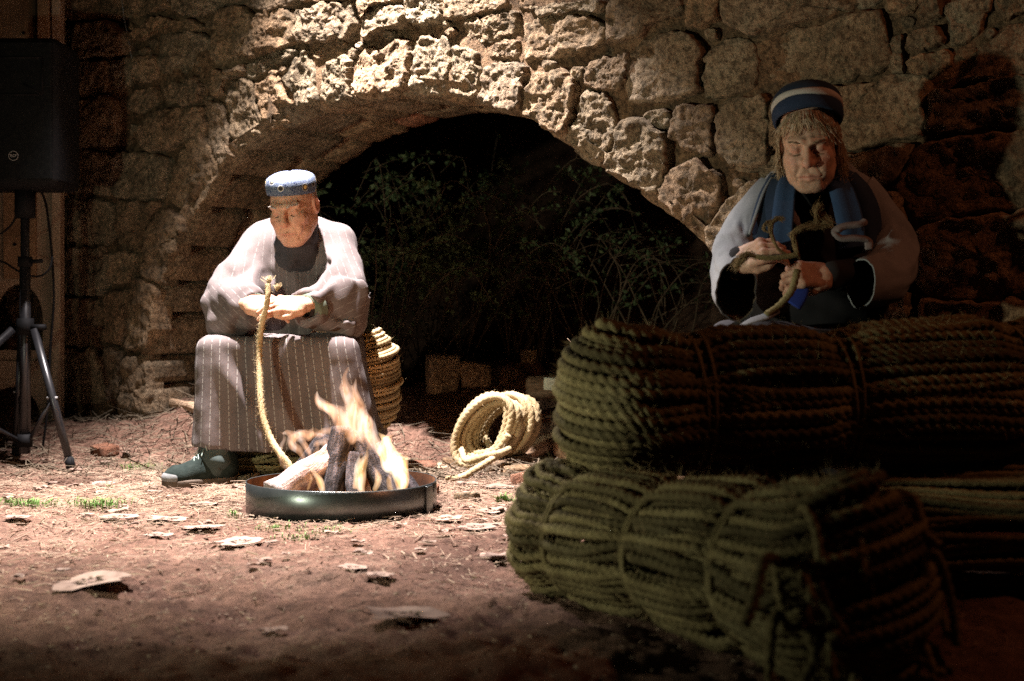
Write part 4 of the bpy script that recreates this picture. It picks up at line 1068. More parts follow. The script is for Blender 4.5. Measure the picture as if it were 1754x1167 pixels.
# ================= the person in the embroidered cap
def capped_person():
    rt = root('person', (P(490, 840, 5.1)[0], 5.1, 0.0), 'seated person in a striped robe and embroidered blue cap twisting rope by the fire', 'person')
    M_robe = cloth_mat('striped_homespun', (0.085, 0.070, 0.067), (0.125, 0.103, 0.099), (0.30, 0.29, 0.27))
    M_robe_lit = cloth_mat('overlit_striped_homespun', (0.095, 0.078, 0.075), (0.135, 0.112, 0.108), (0.20, 0.185, 0.175))  # same robe cloth, stripes faded: overhead lamp's wash-out put into the colour
    M_dark = cloth_mat('charcoal_knit', (0.028, 0.028, 0.032), (0.05, 0.048, 0.052), weave=420, bs=.6)
    M_green = cloth_mat('olive_lining', (0.085, 0.105, 0.08), (0.13, 0.155, 0.115))
    M_trous = cloth_mat('dark_green_trousers', (0.03, 0.042, 0.040), (0.055, 0.07, 0.066))
    # -- body: head, hands and the hidden trunk and legs
    hv, hq, hf, HR, HL = head(P(503, 353, 4.98), math.radians(-13), math.radians(25), math.radians(-4), 1.02, P(514, 425, 5.10), .056)
    wl, wr = P(424, 522, 4.84), P(520, 524, 4.82)
    curl_a = [(.42, .55, .35), (.38, .55, .35), (.40, .6, .4), (.45, .65, .4)]
    l = hand(wl, (1, -.22, .02), (-.05, -.75, .65), -1, curl_a, [(.022, .024, -.004), (.046, .040, -.012), (.070, .046, -.014), (.094, .040, -.014)], .98, fore=P(392, 516, 4.96))
    r = hand(wr, (-1, -.25, .05), (.05, -.75, .62), 1, [(.32, .45, .3), (.40, .5, .35), (.46, .6, .4), (.5, .65, .4)], [(.022, .024, -.004), (.046, .042, -.010), (.072, .048, -.010), (.096, .042, -.012)], .98, fore=P(585, 512, 4.96))
    f = Field((-1.25, 4.66, .0), (-.45, 5.40, .98), .014)
    d = ell(f.p, P(508, 480, 5.16), (.165, .11, .25)); pel = P(500, 560, 5.22)
    d = smin(d, ell(f.p, pel, (.17, .13, .12)), .05)
    for sx_, kx, ax_ in ((-1, P(378, 606, 4.97), P(369, 788, 4.90)), (1, P(575, 606, 4.97), P(562, 790, 4.90))):
        d = smin(d, cap(f.p, pel+np.array([sx_*.09, 0, 0]), kx, .085, .062), .03); d = smin(d, cap(f.p, kx, ax_, .058, .042), .02)
    for sh, el, wr_ in ((P(440, 418, 5.12), P(396, 512, 5.0), wl), (P(580, 415, 5.12), P(588, 508, 5.0), wr)):
        d = smin(d, cap(f.p, sh, el, .052, .042), .03); d = smin(d, cap(f.p, el, wr_, .042, .026), .01)
    bv, bq = f.mesh(d, 1)
    body_mesh('body', [(hv, hq, hf), l, r, (bv, bq, np.zeros(len(bv)))], M_skin_m, rt)
    # -- hair rim under the cap and brows
    M_hair = mat('grey_hair', (0.25, 0.23, 0.21), (0.42, 0.40, 0.37), 60, 0.7, 0)
    toW = lambda p: HL+HR@np.asarray(p)
    rg = np.random.default_rng(4); ps = []
    for k in range(520):
        a = rg.uniform(-.15, math.pi+.15); x, y = .0765*math.cos(a), .018+.093*math.sin(a)
        if y < -.02: continue
        z = rg.uniform(-.03 if y > .03 else .015, .055); s_ = 1.0 if z > 0 else 1-.25*(-z/.03)
        b_ = np.array([x*s_, y*s_, z]); n_ = np.array([math.cos(a), math.sin(a), 0])
        ps.append([toW(b_), toW(b_+n_*.003+[0, 0, -.006]), toW(b_+n_*.0025+[0, 0, -.013])])
    hair_strands(ps, .0007, M_hair, 'hair', rt, 5)
    for sgn in (-1, 1):
        ps = []
        for k in range(46):
            t = rg.uniform(0, 1); b_ = np.array([sgn*(.014+.034*t), -.1005+.016*t**2, .029+.006*math.sin(t*2.4)+rg.normal(0, .0016)])
            ps.append([toW(b_), toW(b_+[sgn*.005, -.003, .001]), toW(b_+[sgn*.010, -.002, -.001])])
        hair_strands(ps, .0006, M_hair, 'eyebrow', rt, 5)
    lashes(toW, mat('lash', (.03, .02, .015), (.05, .035, .03), 30, .7, 0), rt, 3)
    # -- cap
    m, nt, N, L, B = new_mat('embroidered_cap'); B.inputs['Roughness'].default_value = .85
    tc = N.new('ShaderNodeTexCoord').outputs['Object']
    vo = N.new('ShaderNodeTexVoronoi'); vo.feature = 'DISTANCE_TO_EDGE'; vo.inputs['Scale'].default_value = 115; L.new(tc, vo.inputs['Vector'])
    v2 = N.new('ShaderNodeTexVoronoi'); v2.inputs['Scale'].default_value = 30; L.new(tc, v2.inputs['Vector'])
    sw = noise(N, L, tc, 95, 3, .5, 2.5)
    l1 = ramp(N, L, vo.outputs[0], [(0.03, 1.0), (0.07, 0.0)]).outputs[0]; l2 = ramp(N, L, sw.outputs[0], [(0.47, 0.0), (0.5, 1.0), (0.53, 0.0)]).outputs[0]
    lace = math_n(N, L, 'MULTIPLY', math_n(N, L, 'MAXIMUM', l2, math_n(N, L, 'MULTIPLY', l1, .5)), .8)
    c = mixc(N, L, lace, (0.004, 0.016, 0.062), (0.30, 0.37, 0.42))
    ring = ramp(N, L, v2.outputs['Distance'], [(0.0, (0.55, 0.40, 0.14)), (0.2, (0.55, 0.40, 0.14)), (0.24, (0.01, 0.01, 0.012)), (0.36, (0.01, 0.01, 0.012)), (0.40, (0.5, 0.5, 0.42)), (0.45, (0.02, 0.06, 0.2))]).outputs[0]
    rf = ramp(N, L, v2.outputs['Distance'], [(0.45, 1.0), (0.48, 0.0)]).outputs[0]
    at = N.new('ShaderNodeAttribute'); at.attribute_name = 'band'
    sel = N.new('ShaderNodeSeparateColor'); L.new(v2.outputs['Color'], sel.inputs[0])
    pick = math_n(N, L, 'GREATER_THAN', sel.outputs[0], 0.45)
    c = mixc(N, L, math_n(N, L, 'MULTIPLY', math_n(N, L, 'MULTIPLY', rf, at.outputs['Fac']), pick), c, ring)
    top = mixc(N, L, math_n(N, L, 'MULTIPLY', lace, .6), (0.06, 0.08, 0.14), (0.22, 0.25, 0.30))  # crown base paler than the band: overhead light put into the colour
    c = mixc(N, L, at.outputs['Fac'], top, c)
    L.new(c, B.inputs['Base Color']); bump(N, L, B, vo.outputs[0], .4, .002)
    CR = HR @ rotm(math.radians(-13), math.radians(4), 0); CC = HL+HR@np.array([0, .012, .052])
    n = 56; a = np.linspace(0, 2*math.pi, n, endpoint=False); rings = []; band = []
    for (rr, z, bnd) in ((.97, -.004, 1), (1.0, -.006, 1), (1.02, .004, 1), (1.035, .015, 1), (1.03, .028, 1), (1.00, .040, 1), (.95, .048, .5), (.86, .0545, 0), (.72, .0605, 0), (.54, .065, 0), (.32, .068, 0), (.1, .0692, 0)):
        rx, ry = .0835*rr, .105*rr
        z_ = z+.003*np.sin(2*a+.6)*min(1, z/.03)+.002*np.sin(5*a)*(z > .04)
        rings.append(CC+np.c_[rx*np.cos(a), ry*np.sin(a), z_+0*a]@CR.T); band += [bnd]*n
    v = np.concatenate(rings+[(CC+CR@np.array([0, 0, .0695]))[None]]); band.append(0)
    j = np.arange(n); t = np.stack([np.full(n, 12*n), 11*n+j, 11*n+(j+1) % n], -1)
    build('cap', v, [grid_quads(12, n), t], m, rt, attrs={'band': band})
    # -- dark roll-neck and scarf
    f = Field((-.98, 4.86, .72), (-.55, 5.3, 1.03), .0055)
    nk = P(513, 402, 5.06)
    d = cap(f.p, P(512, 396, 5.045), P(511, 416, 5.07), .070, .082)
    d = smax(d, -cap(f.p, P(507, 374, 5.01), P(512, 410, 5.07), .060, .052), .012)
    d = smin(d, cap(f.p, P(506, 418, 5.02), P(499, 446, 5.00), .066, .022), .03); d = smin(d, ell(f.p, P(511, 450, 5.12), (.12, .11, .10)), .04)
    d = d+.004*np.sin(f.p[..., 2]*120+f.p[..., 0]*25)*(f.p[..., 2] > .8)+.002*fbm(f.p*30, 2, 9)
    v, q = f.mesh(d, 1); build('roll_neck', v, q, M_dark, rt)
    # -- robe: trunk and wide sleeves
    f = Field((-1.18, 4.72, .44), (-.44, 5.42, .95), .0068); p = f.p
    tr = ell(p, P(508, 492, 5.15), (.205, .135, .28))
    tr = smin(tr, cap(p, P(452, 416, 5.12), P(572, 412, 5.12), .062), .06)
    arms = None; fold = 0
    for sh, el, cu_, dr, cr in ((P(444, 424, 5.12), P(394, 508, 5.0), P(432, 523, 4.88), P(388, 556, 4.97), .050), (P(578, 420, 5.12), P(588, 504, 5.0), P(530, 526, 4.86), P(596, 552, 4.97), .050)):
        up_ = cap(p, sh, el, .070, .082); lo_ = cap(p, el, cu_, .082, cr); e = smin(up_, lo_, .05)
        e = smin(e, cap(p, el+np.array([0, 0, -.02]), dr, .074, .052), .05); e = smin(e, cap(p, cu_+np.array([0, .03, -.02]), dr, .045, .04), .05)
        axu = (el-sh)/np.linalg.norm(el-sh); s1 = (p-sh.astype(np.float32))@axu.astype(np.float32)
        rad1 = p[..., 0]*3+p[..., 2]*2
        wq = fbm(p*7, 2, 31)
        e = e-.019*(np.abs(np.sin(s1*26+rad1*5+wq*1.9))-.5)*sstep(.02, .14, s1)
        axl = (cu_-el)/np.linalg.norm(cu_-el); s2 = (p-el.astype(np.float32))@axl.astype(np.float32)
        e = e-.010*(np.abs(np.sin(s2*34+p[..., 2]*22+wq*1.4))-.5)*sstep(-.06, .03, s2)
        inner = cap(p, cu_+axl*.05, cu_-axl*.055, cr*.84, cr*.72)
        e = smax(e, -inner, .006)
        e = smax(e, ((p-(cu_+axl*.012).astype(np.float32))@axl.astype(np.float32)), .006)
        arms = e if arms is None else np.minimum(arms, e)
    d = smin(tr, arms, .035)
    d = smax(d, .455-p[..., 2], .02)
    d = smax(d, -cap(p, P(506, 385, 4.985), P(499, 470, 4.955), .082, .012), .012)          # open neck
    x = p[..., 0]-P(505, 0, 5)[0]; front = (p[..., 1] < 5.08)
    d = d-.011*(np.abs(np.sin(x*24+p[..., 2]*7+fbm(p*5, 2, 33)*1.5))-.5)*front*sstep(.90, .66, p[..., 2])+.003*fbm(p*14, 2, 8)
    d = d-.006*np.exp(-((x-.012+.12*(p[..., 2]-.62))/.008)**2)*front*(p[..., 2] < .8)         # front edge
    v, q = f.mesh(d, 2)
    fa = np.minimum(cap(v, P(444, 424, 5.12), P(394, 508, 5.0), .07), cap(v, P(394, 508, 5.0), P(432, 523, 4.88), .07))
    fb = np.minimum(cap(v, P(578, 420, 5.12), P(588, 504, 5.0), .07), cap(v, P(588, 504, 5.0), P(530, 526, 4.86), .07))
    ft = ell(v, P(508, 492, 5.15), (.205, .135, .28))
    onarm = (np.minimum(fa, fb) < ft-.01)
    left = v[:, 0] < -.78
    fore = (v[:, 2] < .70) & onarm
    e1 = np.where(left, v[:, 0]*.80+v[:, 2]*-.35+v[:, 1]*.45, v[:, 0]*.95+v[:, 2]*.15+v[:, 1]*.45)
    across = np.where(onarm, np.where(fore, v[:, 2]*1.0+v[:, 0]*np.where(left, .9, -.5), e1), v[:, 0]+.25*(v[:, 1]-5.05)*np.sign(v[:, 0]+.78))
    attr_build('robe', v, q, M_robe_lit, rt, across=across)
    # cuff linings turned out at the wrists
    for cu_, el in ((P(432, 523, 4.88), P(394, 508, 5.0)), (P(530, 526, 4.86), P(588, 504, 5.0))):
        axl = (cu_-el)/np.linalg.norm(cu_-el); T_ = [cu_-axl*.03+np.array([0, 0, -.006]), cu_-axl*.005+np.array([0, 0, -.007]), cu_+axl*.006+np.array([0, 0, -.008]), cu_+axl*.002+np.array([0, 0, -.008]), cu_-axl*.05]
        v, q, t = tube(np.array(T_), np.array([.058, .055, .0545, .046, .034]), 30, False); build('cuff', v, q, M_green, rt)
        v, q, t = tube(np.array([cu_-axl*.06, cu_+axl*.0, cu_+axl*.028]), np.array([.032, .032, .031]), 24, False); build('inner_sleeve', v, q, M_dark, rt)
    # -- skirt of the robe over the knees
    f = Field((-1.22, 4.68, .10), (-.40, 5.45, .60), .0072); p = f.p; x, y, z = p[..., 0], p[..., 1], p[..., 2]
    tz = np.clip((.52-z)/.385, 0, 1)
    xc = -.822+.030*tz; hw = .282+.045*tz
    yf = 4.845-.012*tz
    kn = .003*np.exp(-((x+1.00)/.10)**2)+.003*np.exp(-((x+.62)/.10)**2)
    fo = .014*np.sin((x-xc)*30+1.2+tz*1.6)*tz+.007*np.sin((x-xc)*63+.4-tz*2)*tz**1.5
    fo = fo+.020*np.exp(-((x+1.045-.20*tz)/.030)**2)*sstep(0.05, .5, tz)-.016*np.exp(-((x+.985-.20*tz)/.026)**2)*sstep(.05, .5, tz)
    d = smax(np.abs(x-xc)-hw, (yf-y)-kn*sstep(.6, .0, tz)-fo*.8, .09)
    d = smax(d, y-5.36, .06)
    lap = .520-.006*sstep(4.95, 5.15, y)*np.exp(-((x+.81)/.09)**2)+.007*np.sin(x*34+y*20)*sstep(4.86, 4.95, y)+.0045*fbm(p*16, 2, 3)
    d = smax(d, z-lap, .045)
    hem = .128+.010*np.sin(x*9)
    inn = smax(np.abs(x-xc)-hw+.018, (yf-y)-fo*.8+.018, .06); inn = smax(inn, y-5.33, .05); inn = smax(inn, z-.40, .05)
    d = smax(d, -inn, .01); d = smax(d, hem-z, .006)
    d = d+.0015*fbm(p*22, 2, 6)
    v, q = f.mesh(d, 2); tzv = np.clip((.52-v[:, 2])/.385, 0, 1)
    attr_build('skirt', v, q, M_robe, rt, across=(v[:, 0]+.822-.030*tzv)/(.282+.045*tzv)*.30, down=v[:, 2]-v[:, 1]*.9)
    # frayed threads at the hem and lap corner
    rg = np.random.default_rng(9); ps = []
    for k in range(150):
        x0 = rg.uniform(-1.10, -.49); b_ = np.array([x0, 4.836+rg.uniform(0, .02), .132]); ps.append([b_, b_+[rg.normal(0, .003), -.001, -.007], b_+[rg.normal(0, .006), -.002, -.014]])
    hair_strands(ps, .0006, M_robe, 'frayed_hem', rt, 5)
    # -- trousers and boots
    f = Field((-1.16, 4.74, .02), (-.52, 5.0, .30), .007); p = f.p
    for t0, t1 in ((P(372, 720, 4.92), P(369, 790, 4.88)), (P(575, 720, 4.92), P(562, 790, 4.88))):
        d = cap(p, t0, t1, .062, .058)+.004*np.sin(p[..., 2]*110+p[..., 0]*30)
        v, q = f.mesh(d, 2); build('trouser_leg', v, q, M_trous, rt)
    M_boot = mat('dark_green_boot', (0.009, 0.015, 0.013), (0.018, 0.026, 0.023), 30, 0.9, 0.6, 160, .004, spec=.12)
    M_sole = mat('boot_sole', (0.06, 0.045, 0.033), (0.10, 0.078, 0.06), 30, 0.9, 0.4)
    M_toe = mat('grey_toe_cap', (0.12, 0.13, 0.13), (0.2, 0.2, 0.2), 30, 0.6, 0.2)
    M_lace = mat('pale_green_lace', (0.20, 0.26, 0.23), (0.28, 0.33, 0.30), 50, 0.8, 0.2)
    for (ank, toe) in ((gpt(372, 832), gpt(303, 838)), (gpt(562, 826), gpt(520, 838))):
        ank = np.array([ank[0], ank[1]+.05, 0]); toe = np.array([toe[0], toe[1]+.0, 0])
        ank[2] = toe[2] = float(max(ground_h(ank[0], ank[1]), ground_h(toe[0], toe[1])))+.002
        X = toe-ank; X[2] = 0; X /= np.linalg.norm(X); Z = np.array([0, 0, 1.]); Y = np.cross(Z, X); R = np.stack([X, Y, Z], -1); o = ank+X*.02
        toL = .165
        f = Field(np.array([-.10, -.065, -.005]), np.array([toL+.05, .065, .17]), .0042); p = f.p
        up_ = cap(p, (-.03, 0, .055), (toL-.035, 0, .036), .046, .036); up_ = smin(up_, ell(p, (toL-.03, 0, .032), (.05, .044, .030)), .02)
        up_ = smin(up_, cap(p, (-.035, 0, .06), (-.028, 0, .145), .044, .047), .03); up_ = smin(up_, cap(p, (.012, 0, .105), (.075, 0, .062), .026, .022), .02)
        up_ = smax(up_, -cap(p, (-.028, 0, .15), (-.028, 0, .2), .034), .01); up_ = smax(up_, .018-p[..., 2], .006)
        up_ = up_-.003*np.sin(p[..., 0]*140)*(p[..., 2] > .06)*.4
        v, q = f.mesh(up_, 1); bt = build('boot', o+v@R.T, q, M_boot, rt)
        tc_ = smax(ell(p, (toL-.03, 0, .030), (.053, .047, .031)), (toL-.020)-p[..., 0], .004); tc_ = smax(tc_, .016-p[..., 2], .004)
        v, q = f.mesh(tc_, 1); build('toe_cap', o+v@R.T, q, M_toe, bt)
        so = smin(ell(p*np.array([1, 1, 0], np.float32), (toL-.05, 0, 0), (.072, .049, .05)), ell(p*np.array([1, 1, 0], np.float32), (-.03, 0, 0), (.055, .040, .05)), .03)
        so = smax(smin(so, sbox(p, (.05, 0, .01), (.08, .037, .03), .02), .02), np.abs(p[..., 2]-.011)-.012, .004)
        v, q = f.mesh(so, 1); build('sole', o+v@R.T, q, M_sole, bt)
        b = MB()
        for k in range(5):
            t = k/4; cx_ = .020+.058*t; cz = .128-.050*t; hw_ = .024-.002*k
            for s_ in (-1, 1):
                pth = catmull([(cx_, s_*hw_, cz-.014), (cx_+.004, s_*hw_*.5, cz+.003), (cx_+.010, 0, cz+.004), (cx_+.014, -s_*hw_*.6, cz-.004), (cx_+.016, -s_*hw_, cz-.016)], 14)
                b.add(*tube(o+pth@R.T, .0021, 6))
        for s_ in (-1, 1):
            pth = catmull([(.018, 0, .134), (.030, s_*.020, .146), (.046, s_*.040, .138), (.040, s_*.036, .120), (.022, s_*.006, .130)], 24); b.add(*tube(o+pth@R.T, .0019, 6))
            pth = catmull([(.018, 0, .134), (.044, s_*.018, .126), (.060, s_*.034, .100)], 14); b.add(*tube(o+pth@R.T, .0019, 6))
        b.build('laces', M_lace, bt)
    # -- the rope being twisted: from the hands, over the lap, down to the pan
    rp = root('held_rope', P(445, 560, 4.8), 'golden rope running from the capped person hands over the knees to the ground', 'rope')
    q = catmull([P(459, 487, 4.755), P(459, 505, 4.745), P(456, 525, 4.745), P(449, 552, 4.75), P(445, 580, 4.765), P(444, 615, 4.755), P(445, 650, 4.73), P(447, 690, 4.70), P(452, 720, 4.68), P(462, 748, 4.66), P(476, 772, 4.63), P(492, 792, 4.61), P(500, 806, 4.60)], 200)
    q = resample(q, .006); b = MB(); b.add(*tube(q, np.linspace(.0105, .0125, len(q)), 9, True, 3, .058, .26)); b.build('twisted_rope', M_gold, rp)
    fz = MB(); fibres_on(q, .011, 900, .014, fz, rg); tag(fz.build('loose_fibres', M_gold, rp, smooth=False), kind='stuff')
    b = MB()
    for k in range(60):
        b0 = P(460, 489, 4.755); dv = np.array([rg.normal(0, .01), rg.normal(0, .008), .02+rg.uniform(0, .015)]); b.add(*tube([b0, b0+dv*.5, b0+dv+[rg.normal(0, .004), 0, 0]], .0006, 3))
    for k in range(40):
        b0 = P(474, 500, 4.75); dv = np.array([.006+rg.normal(0, .008), rg.normal(0, .008), .02+rg.uniform(0, .012)]); b.add(*tube([b0, b0+dv*.5, b0+dv], .0006, 3))
    b.build('fibre_ends', M_gold, rp)
capped_person()

# ================= the person in the blue beanie
def beanie_person():
    P = lambda x, y, d: P_(x, y, d+.17)
    rt = root('person', (P(1395, 900, 3.8)[0], 3.8, 0.0), 'seated person in a pale cape, blue scarf and striped beanie plaiting fibres', 'person')
    M_cape = cloth_mat('pale_grey_wool', (0.15, 0.16, 0.17), (0.22, 0.23, 0.24), weave=520, bs=.4)
    M_lin = cloth_mat('brown_lining', (0.06, 0.045, 0.032), (0.09, 0.068, 0.048))
    M_blk = cloth_mat('black_wool', (0.013, 0.013, 0.015), (0.024, 0.023, 0.025))
    M_navy = cloth_mat('navy_fleece', (0.018, 0.03, 0.055), (0.03, 0.045, 0.075), weave=380, bs=.5)
    M_blue = cloth_mat('blue_fleece', (0.026, 0.050, 0.108), (0.040, 0.074, 0.145), weave=380, bs=.5)
    M_mauve = cloth_mat('mauve_fleece', (0.14, 0.115, 0.115), (0.19, 0.16, 0.16), weave=380, bs=.5)
    HS = 0.99
    hv, hq, hf, HR, HL = head(P(1386, 243, 3.69), math.radians(-15), math.radians(26), math.radians(-3), HS, P(1390, 340, 3.84), .054, female=True)
    wl, wr = P(1264, 448, 3.60), P(1418, 474, 3.56)
    l = hand(wl, (.62, -.60, .30), (-.45, -.75, .35), -1, [(.55, .85, .5), (.6, .9, .5), (.7, .9, .55), (.8, .9, .6)], [(.022, .024, -.008), (.050, .040, -.018), (.078, .036, -.030), (.096, .022, -.038)], .97, fore=P(1262, 462, 3.72))
    r = hand(wr, (-.93, -.38, .06), (.18, -.80, .45), 1, [(.75, 1.15, .8), (.85, 1.2, .8), (.95, 1.2, .8), (1.0, 1.2, .8)], [(.022, .026, -.004), (.048, .040, -.014), (.070, .034, -.030), (.086, .018, -.040)], 1.02, fore=P(1490, 474, 3.70))
    f = Field((.44, 3.40, .0), (1.20, 4.3, 1.06), .015)
    d = ell(f.p, P(1392, 430, 3.88), (.16, .11, .25)); pel = np.array([.83, 4.05, .47]); d = smin(d, ell(f.p, pel, (.18, .14, .12)), .05)
    for s_ in (-1, 1):
        kx = np.array([.83+s_*.12, 3.60, .47]); d = smin(d, cap(f.p, pel+[s_*.08, 0, 0], kx, .08, .062), .03); d = smin(d, cap(f.p, kx, kx+np.array([0, .05, -.40]), .056, .045), .02)
    for sh, el, w_ in ((P(1326, 345, 3.84), P(1278, 446, 3.76), wl), (P(1470, 342, 3.84), P(1512, 452, 3.76), wr)):
        d = smin(d, cap(f.p, sh, el, .05, .04), .03); d = smin(d, cap(f.p, el, w_, .04, .024), .01)
    bv, bq = f.mesh(d, 1)
    body_mesh('body', [(hv, hq, hf), l, r, (bv, bq, np.zeros(len(bv)))], M_skin_w, rt)
    toW = lambda p: HL+HR@(np.asarray(p, float)*HS)
    # hair: fringe over the brow, locks at both sides
    M_hair = mat('greying_blond_hair', (0.19, 0.125, 0.065), (0.33, 0.245, 0.15), 45, 0.55, 0, spec=.4, c3=(0.45, 0.38, 0.29))
    rg = np.random.default_rng(21); ps = []
    for k in range(190):
        t = rg.uniform(-1, 1); x0 = .066*t; y0 = -.088+.062*t*t
        b_ = np.array([x0*.9, y0+.016, .116-.034*t*t]); ln = rg.uniform(.026, .052)*(1+1.1*max(0, t)+.7*max(0, -t))
        sw = .009*rg.normal()+.030*(t+.12)
        zb_ = b_[2]-ln; out = -.012+.006*t*t
        ps.append([toW(b_), toW([x0+sw*.3, y0+out+.002, b_[2]-ln*.45]), toW([x0+sw*.8, y0+out+.003, zb_+.008]), toW([x0+sw, y0+out+.007, zb_-.004])])
    for sgn in (-1, 1):
        for k in range(300):
            a = rg.uniform(-.45, .9); y0 = .015+.070*math.sin(a); x0 = sgn*(.064+.014*math.cos(a)); z0 = rg.uniform(.02, .05); ln = rg.uniform(.085, .150)
            fx = sgn*(.002+.010*rg.uniform()); cw = rg.normal(0, .006)
            ps.append([toW([x0, y0, z0]), toW([x0+fx*.6+sgn*.003, y0-.004, z0-ln*.35]), toW([x0+fx+cw*.4, y0-.008+cw, z0-ln*.7]), toW([x0+fx*1.3+cw, y0-.012+rg.normal(0, .008), z0-ln]), toW([x0+fx*1.5+cw*2.2, y0-.012+rg.normal(0, .010), z0-ln*rg.uniform(.97, 1.04)])])
    hair_strands(ps, .0007, M_hair, 'hair', rt, 10)
    M_brow = mat('brow_hair', (0.16, 0.11, 0.07), (0.24, 0.18, 0.12), 60, .7, 0)
    for sgn in (-1, 1):
        ps = []
        for k in range(40):
            t = rg.uniform(0, 1); b_ = np.array([sgn*(.015+.030*t), -.1005+.014*t**2, .031+.005*math.sin(t*2.6)+rg.normal(0, .0012)])
            ps.append([toW(b_), toW(b_+[sgn*.005, -.002, .0]), toW(b_+[sgn*.009, -.0015, -.001])])
        hair_strands(ps, .00055, M_brow, 'eyebrow', rt, 5)
    lashes(toW, M_brow, rt, 5)
    # beanie: rolled brim with a pale stripe, loose crown behind
    BR = HR @ rotm(math.radians(-42), math.radians(-3), 0); BC = HL+HR@np.array([0, .020, .052])
    n = 60; a = np.linspace(0, 2*math.pi, n, endpoint=False)
    def ringset(prof, nm, m):
        rings = [BC+np.c_[.0855*r_*np.cos(a), .100*r_*np.sin(a), z_+.0015*np.sin(4*a+z_*90)]@BR.T for r_, z_ in prof]
        return build(nm, np.concatenate(rings), grid_quads(len(rings), n), m, rt)
    ringset([(1.00, -.004), (1.05, -.006), (1.10, .000), (1.13, .010), (1.135, .020), (1.12, .030), (1.09, .034)], 'beanie_band', M_blue if False else cloth_mat('blue_knit', (0.014, 0.023, 0.048), (0.022, 0.035, 0.066), weave=450, bs=.6))
    ringset([(1.08, .032), (1.125, .034), (1.145, .040), (1.14, .047), (1.10, .052), (1.06, .052)], 'beanie_stripe', cloth_mat('pale_knit', (0.30, 0.29, 0.27), (0.40, 0.38, 0.36), weave=450, bs=.6))
    v = [BC+np.c_[.0855*r_*np.cos(a), .100*r_*np.sin(a)+yo, z_+0*a]@BR.T for r_, z_, yo in ((1.07, .050, 0), (1.11, .060, .004), (1.06, .074, .010), (.94, .088, .014), (.74, .099, .018), (.48, .106, .020), (.2, .109, .02), (.02, .109, .02))]
    build('beanie_crown', np.concatenate(v), grid_quads(len(v), n), cloth_mat('navy_knit', (0.012, 0.018, 0.032), (0.02, 0.028, 0.046), weave=450, bs=.6), rt)
    # black jumper and lap
    f = Field((.50, 3.64, .45), (1.16, 4.24, 1.06), .0075); p = f.p
    d = ell(p, P(1392, 440, 3.88), (.185, .135, .29)); d = smin(d, cap(p, P(1388, 312, 3.80), P(1390, 336, 3.83), .066, .080), .04)
    d = smin(d, ell(p, P(1392, 530, 3.82), (.21, .19, .13)), .06)  # belly bulge added to keep the floor lamp off the wall behind
    for el, w_ in ((P(1276, 450, 3.75), wl), (P(1512, 458, 3.75), wr)):
        s_ = (w_-el); d = smin(d, cap(p, el, el+s_*.96, .052, .036), .02)
    d = d+.003*np.sin(p[..., 2]*80+p[..., 0]*40)+.003*fbm(p*18, 2, 4)
    v, q = f.mesh(d, 2); build('jumper', v, q, M_blk, rt)
    f = Field((.46, 3.40, .0), (1.20, 4.28, .64), .012); p = f.p; x, y, z = p[..., 0], p[..., 1], p[..., 2]
    d = smax(np.abs(x-.83)-.27-.03*(z < .3), (3.51-y), .10); d = smax(d, y-4.20, .08); d = smax(d, z-.575+.02*np.exp(-((x-.83)/.08)**2), .08); d = smax(d, .03-z, .02)
    d = d+.010*np.sin(x*36+y*5)*sstep(.5, .2, z)+.006*np.sin(x*30-y*25)*(z > .5); v, q = f.mesh(d, 2); build('skirt', v, q, M_blk, rt)
    # cape with wide hanging sleeves
    f = Field((.44, 3.56, .50), (1.24, 4.32, 1.06), .0068); p = f.p
    tr = ell(p, P(1394, 452, 3.94), (.215, .175, .33)); tr = smin(tr, cap(p, P(1326, 344, 3.84), P(1470, 340, 3.84), .062), .06)
    tr = smax(tr, -sbox(p, P(1408, 560, 3.68), (.125, .19, .17), .03), .02)
    d = tr
    d = smax(d, .535-p[..., 2], .02)
    d = smax(d, -smin(cap(p, P(1388, 300, 3.68), P(1396, 420, 3.62), .085, .112), cap(p, P(1396, 420, 3.62), P(1396, 600, 3.60), .112, .165), .02), .012)
    d = d+.004*fbm(p*12, 2, 18)-.008*(np.abs(np.sin(p[..., 0]*24+p[..., 2]*9+fbm(p*5, 2, 43)*1.5))-.5)
    v, q = f.mesh(d, 2); build('cape', v, q, M_cape, rt)
    def sleeve(rings, seed, folds):
        """thin cloth cone lofted through rings (centre, direction the ring faces, half height, half width)"""
        n, m_ = 44, 72; t = np.linspace(0, 1, len(rings)); tt = np.linspace(0, 1, n)
        C_ = catmull([r_[0] for r_ in rings], n); A_ = catmull([np.asarray(r_[1], float) for r_ in rings], n); A_ /= np.linalg.norm(A_, axis=1, keepdims=True)
        hh = np.interp(tt, t, [r_[2] for r_ in rings]); hw_ = np.interp(tt, t, [r_[3] for r_ in rings])
        S_ = np.cross(A_, [0, 0, 1.]); S_ /= np.linalg.norm(S_, axis=1, keepdims=True); U_ = np.cross(S_, A_)
        th = np.linspace(0, 2*np.pi, m_, endpoint=False)
        TH, TT = np.meshgrid(th, tt); wq = fbm(np.stack([np.cos(TH)*1.3, np.sin(TH)*1.3, TT*3+seed], -1), 3, seed)
        fo = 1+folds*TT**.8*(np.abs(np.sin(TH*2.5+wq*1.8+seed))-.5)+.05*wq-.10*np.abs(np.sin(TT*11+TH*1.2+wq*2))*np.exp(-((TT-.55)/.22)**2)
        def surf(k): return (C_[:, None]+S_[:, None]*(hw_[:, None]*np.cos(TH)*fo-k*np.cos(TH))[..., None]+U_[:, None]*(hh[:, None]*np.sin(TH)*fo-k*np.sin(TH))[..., None]).reshape(-1, 3)
        q_ = grid_quads(n, m_)
        vo_, vi_ = surf(0), surf(.004); mb_ = MB(); mb_.add(vo_, q_); j = np.arange(m_); e0 = (n-1)*m_
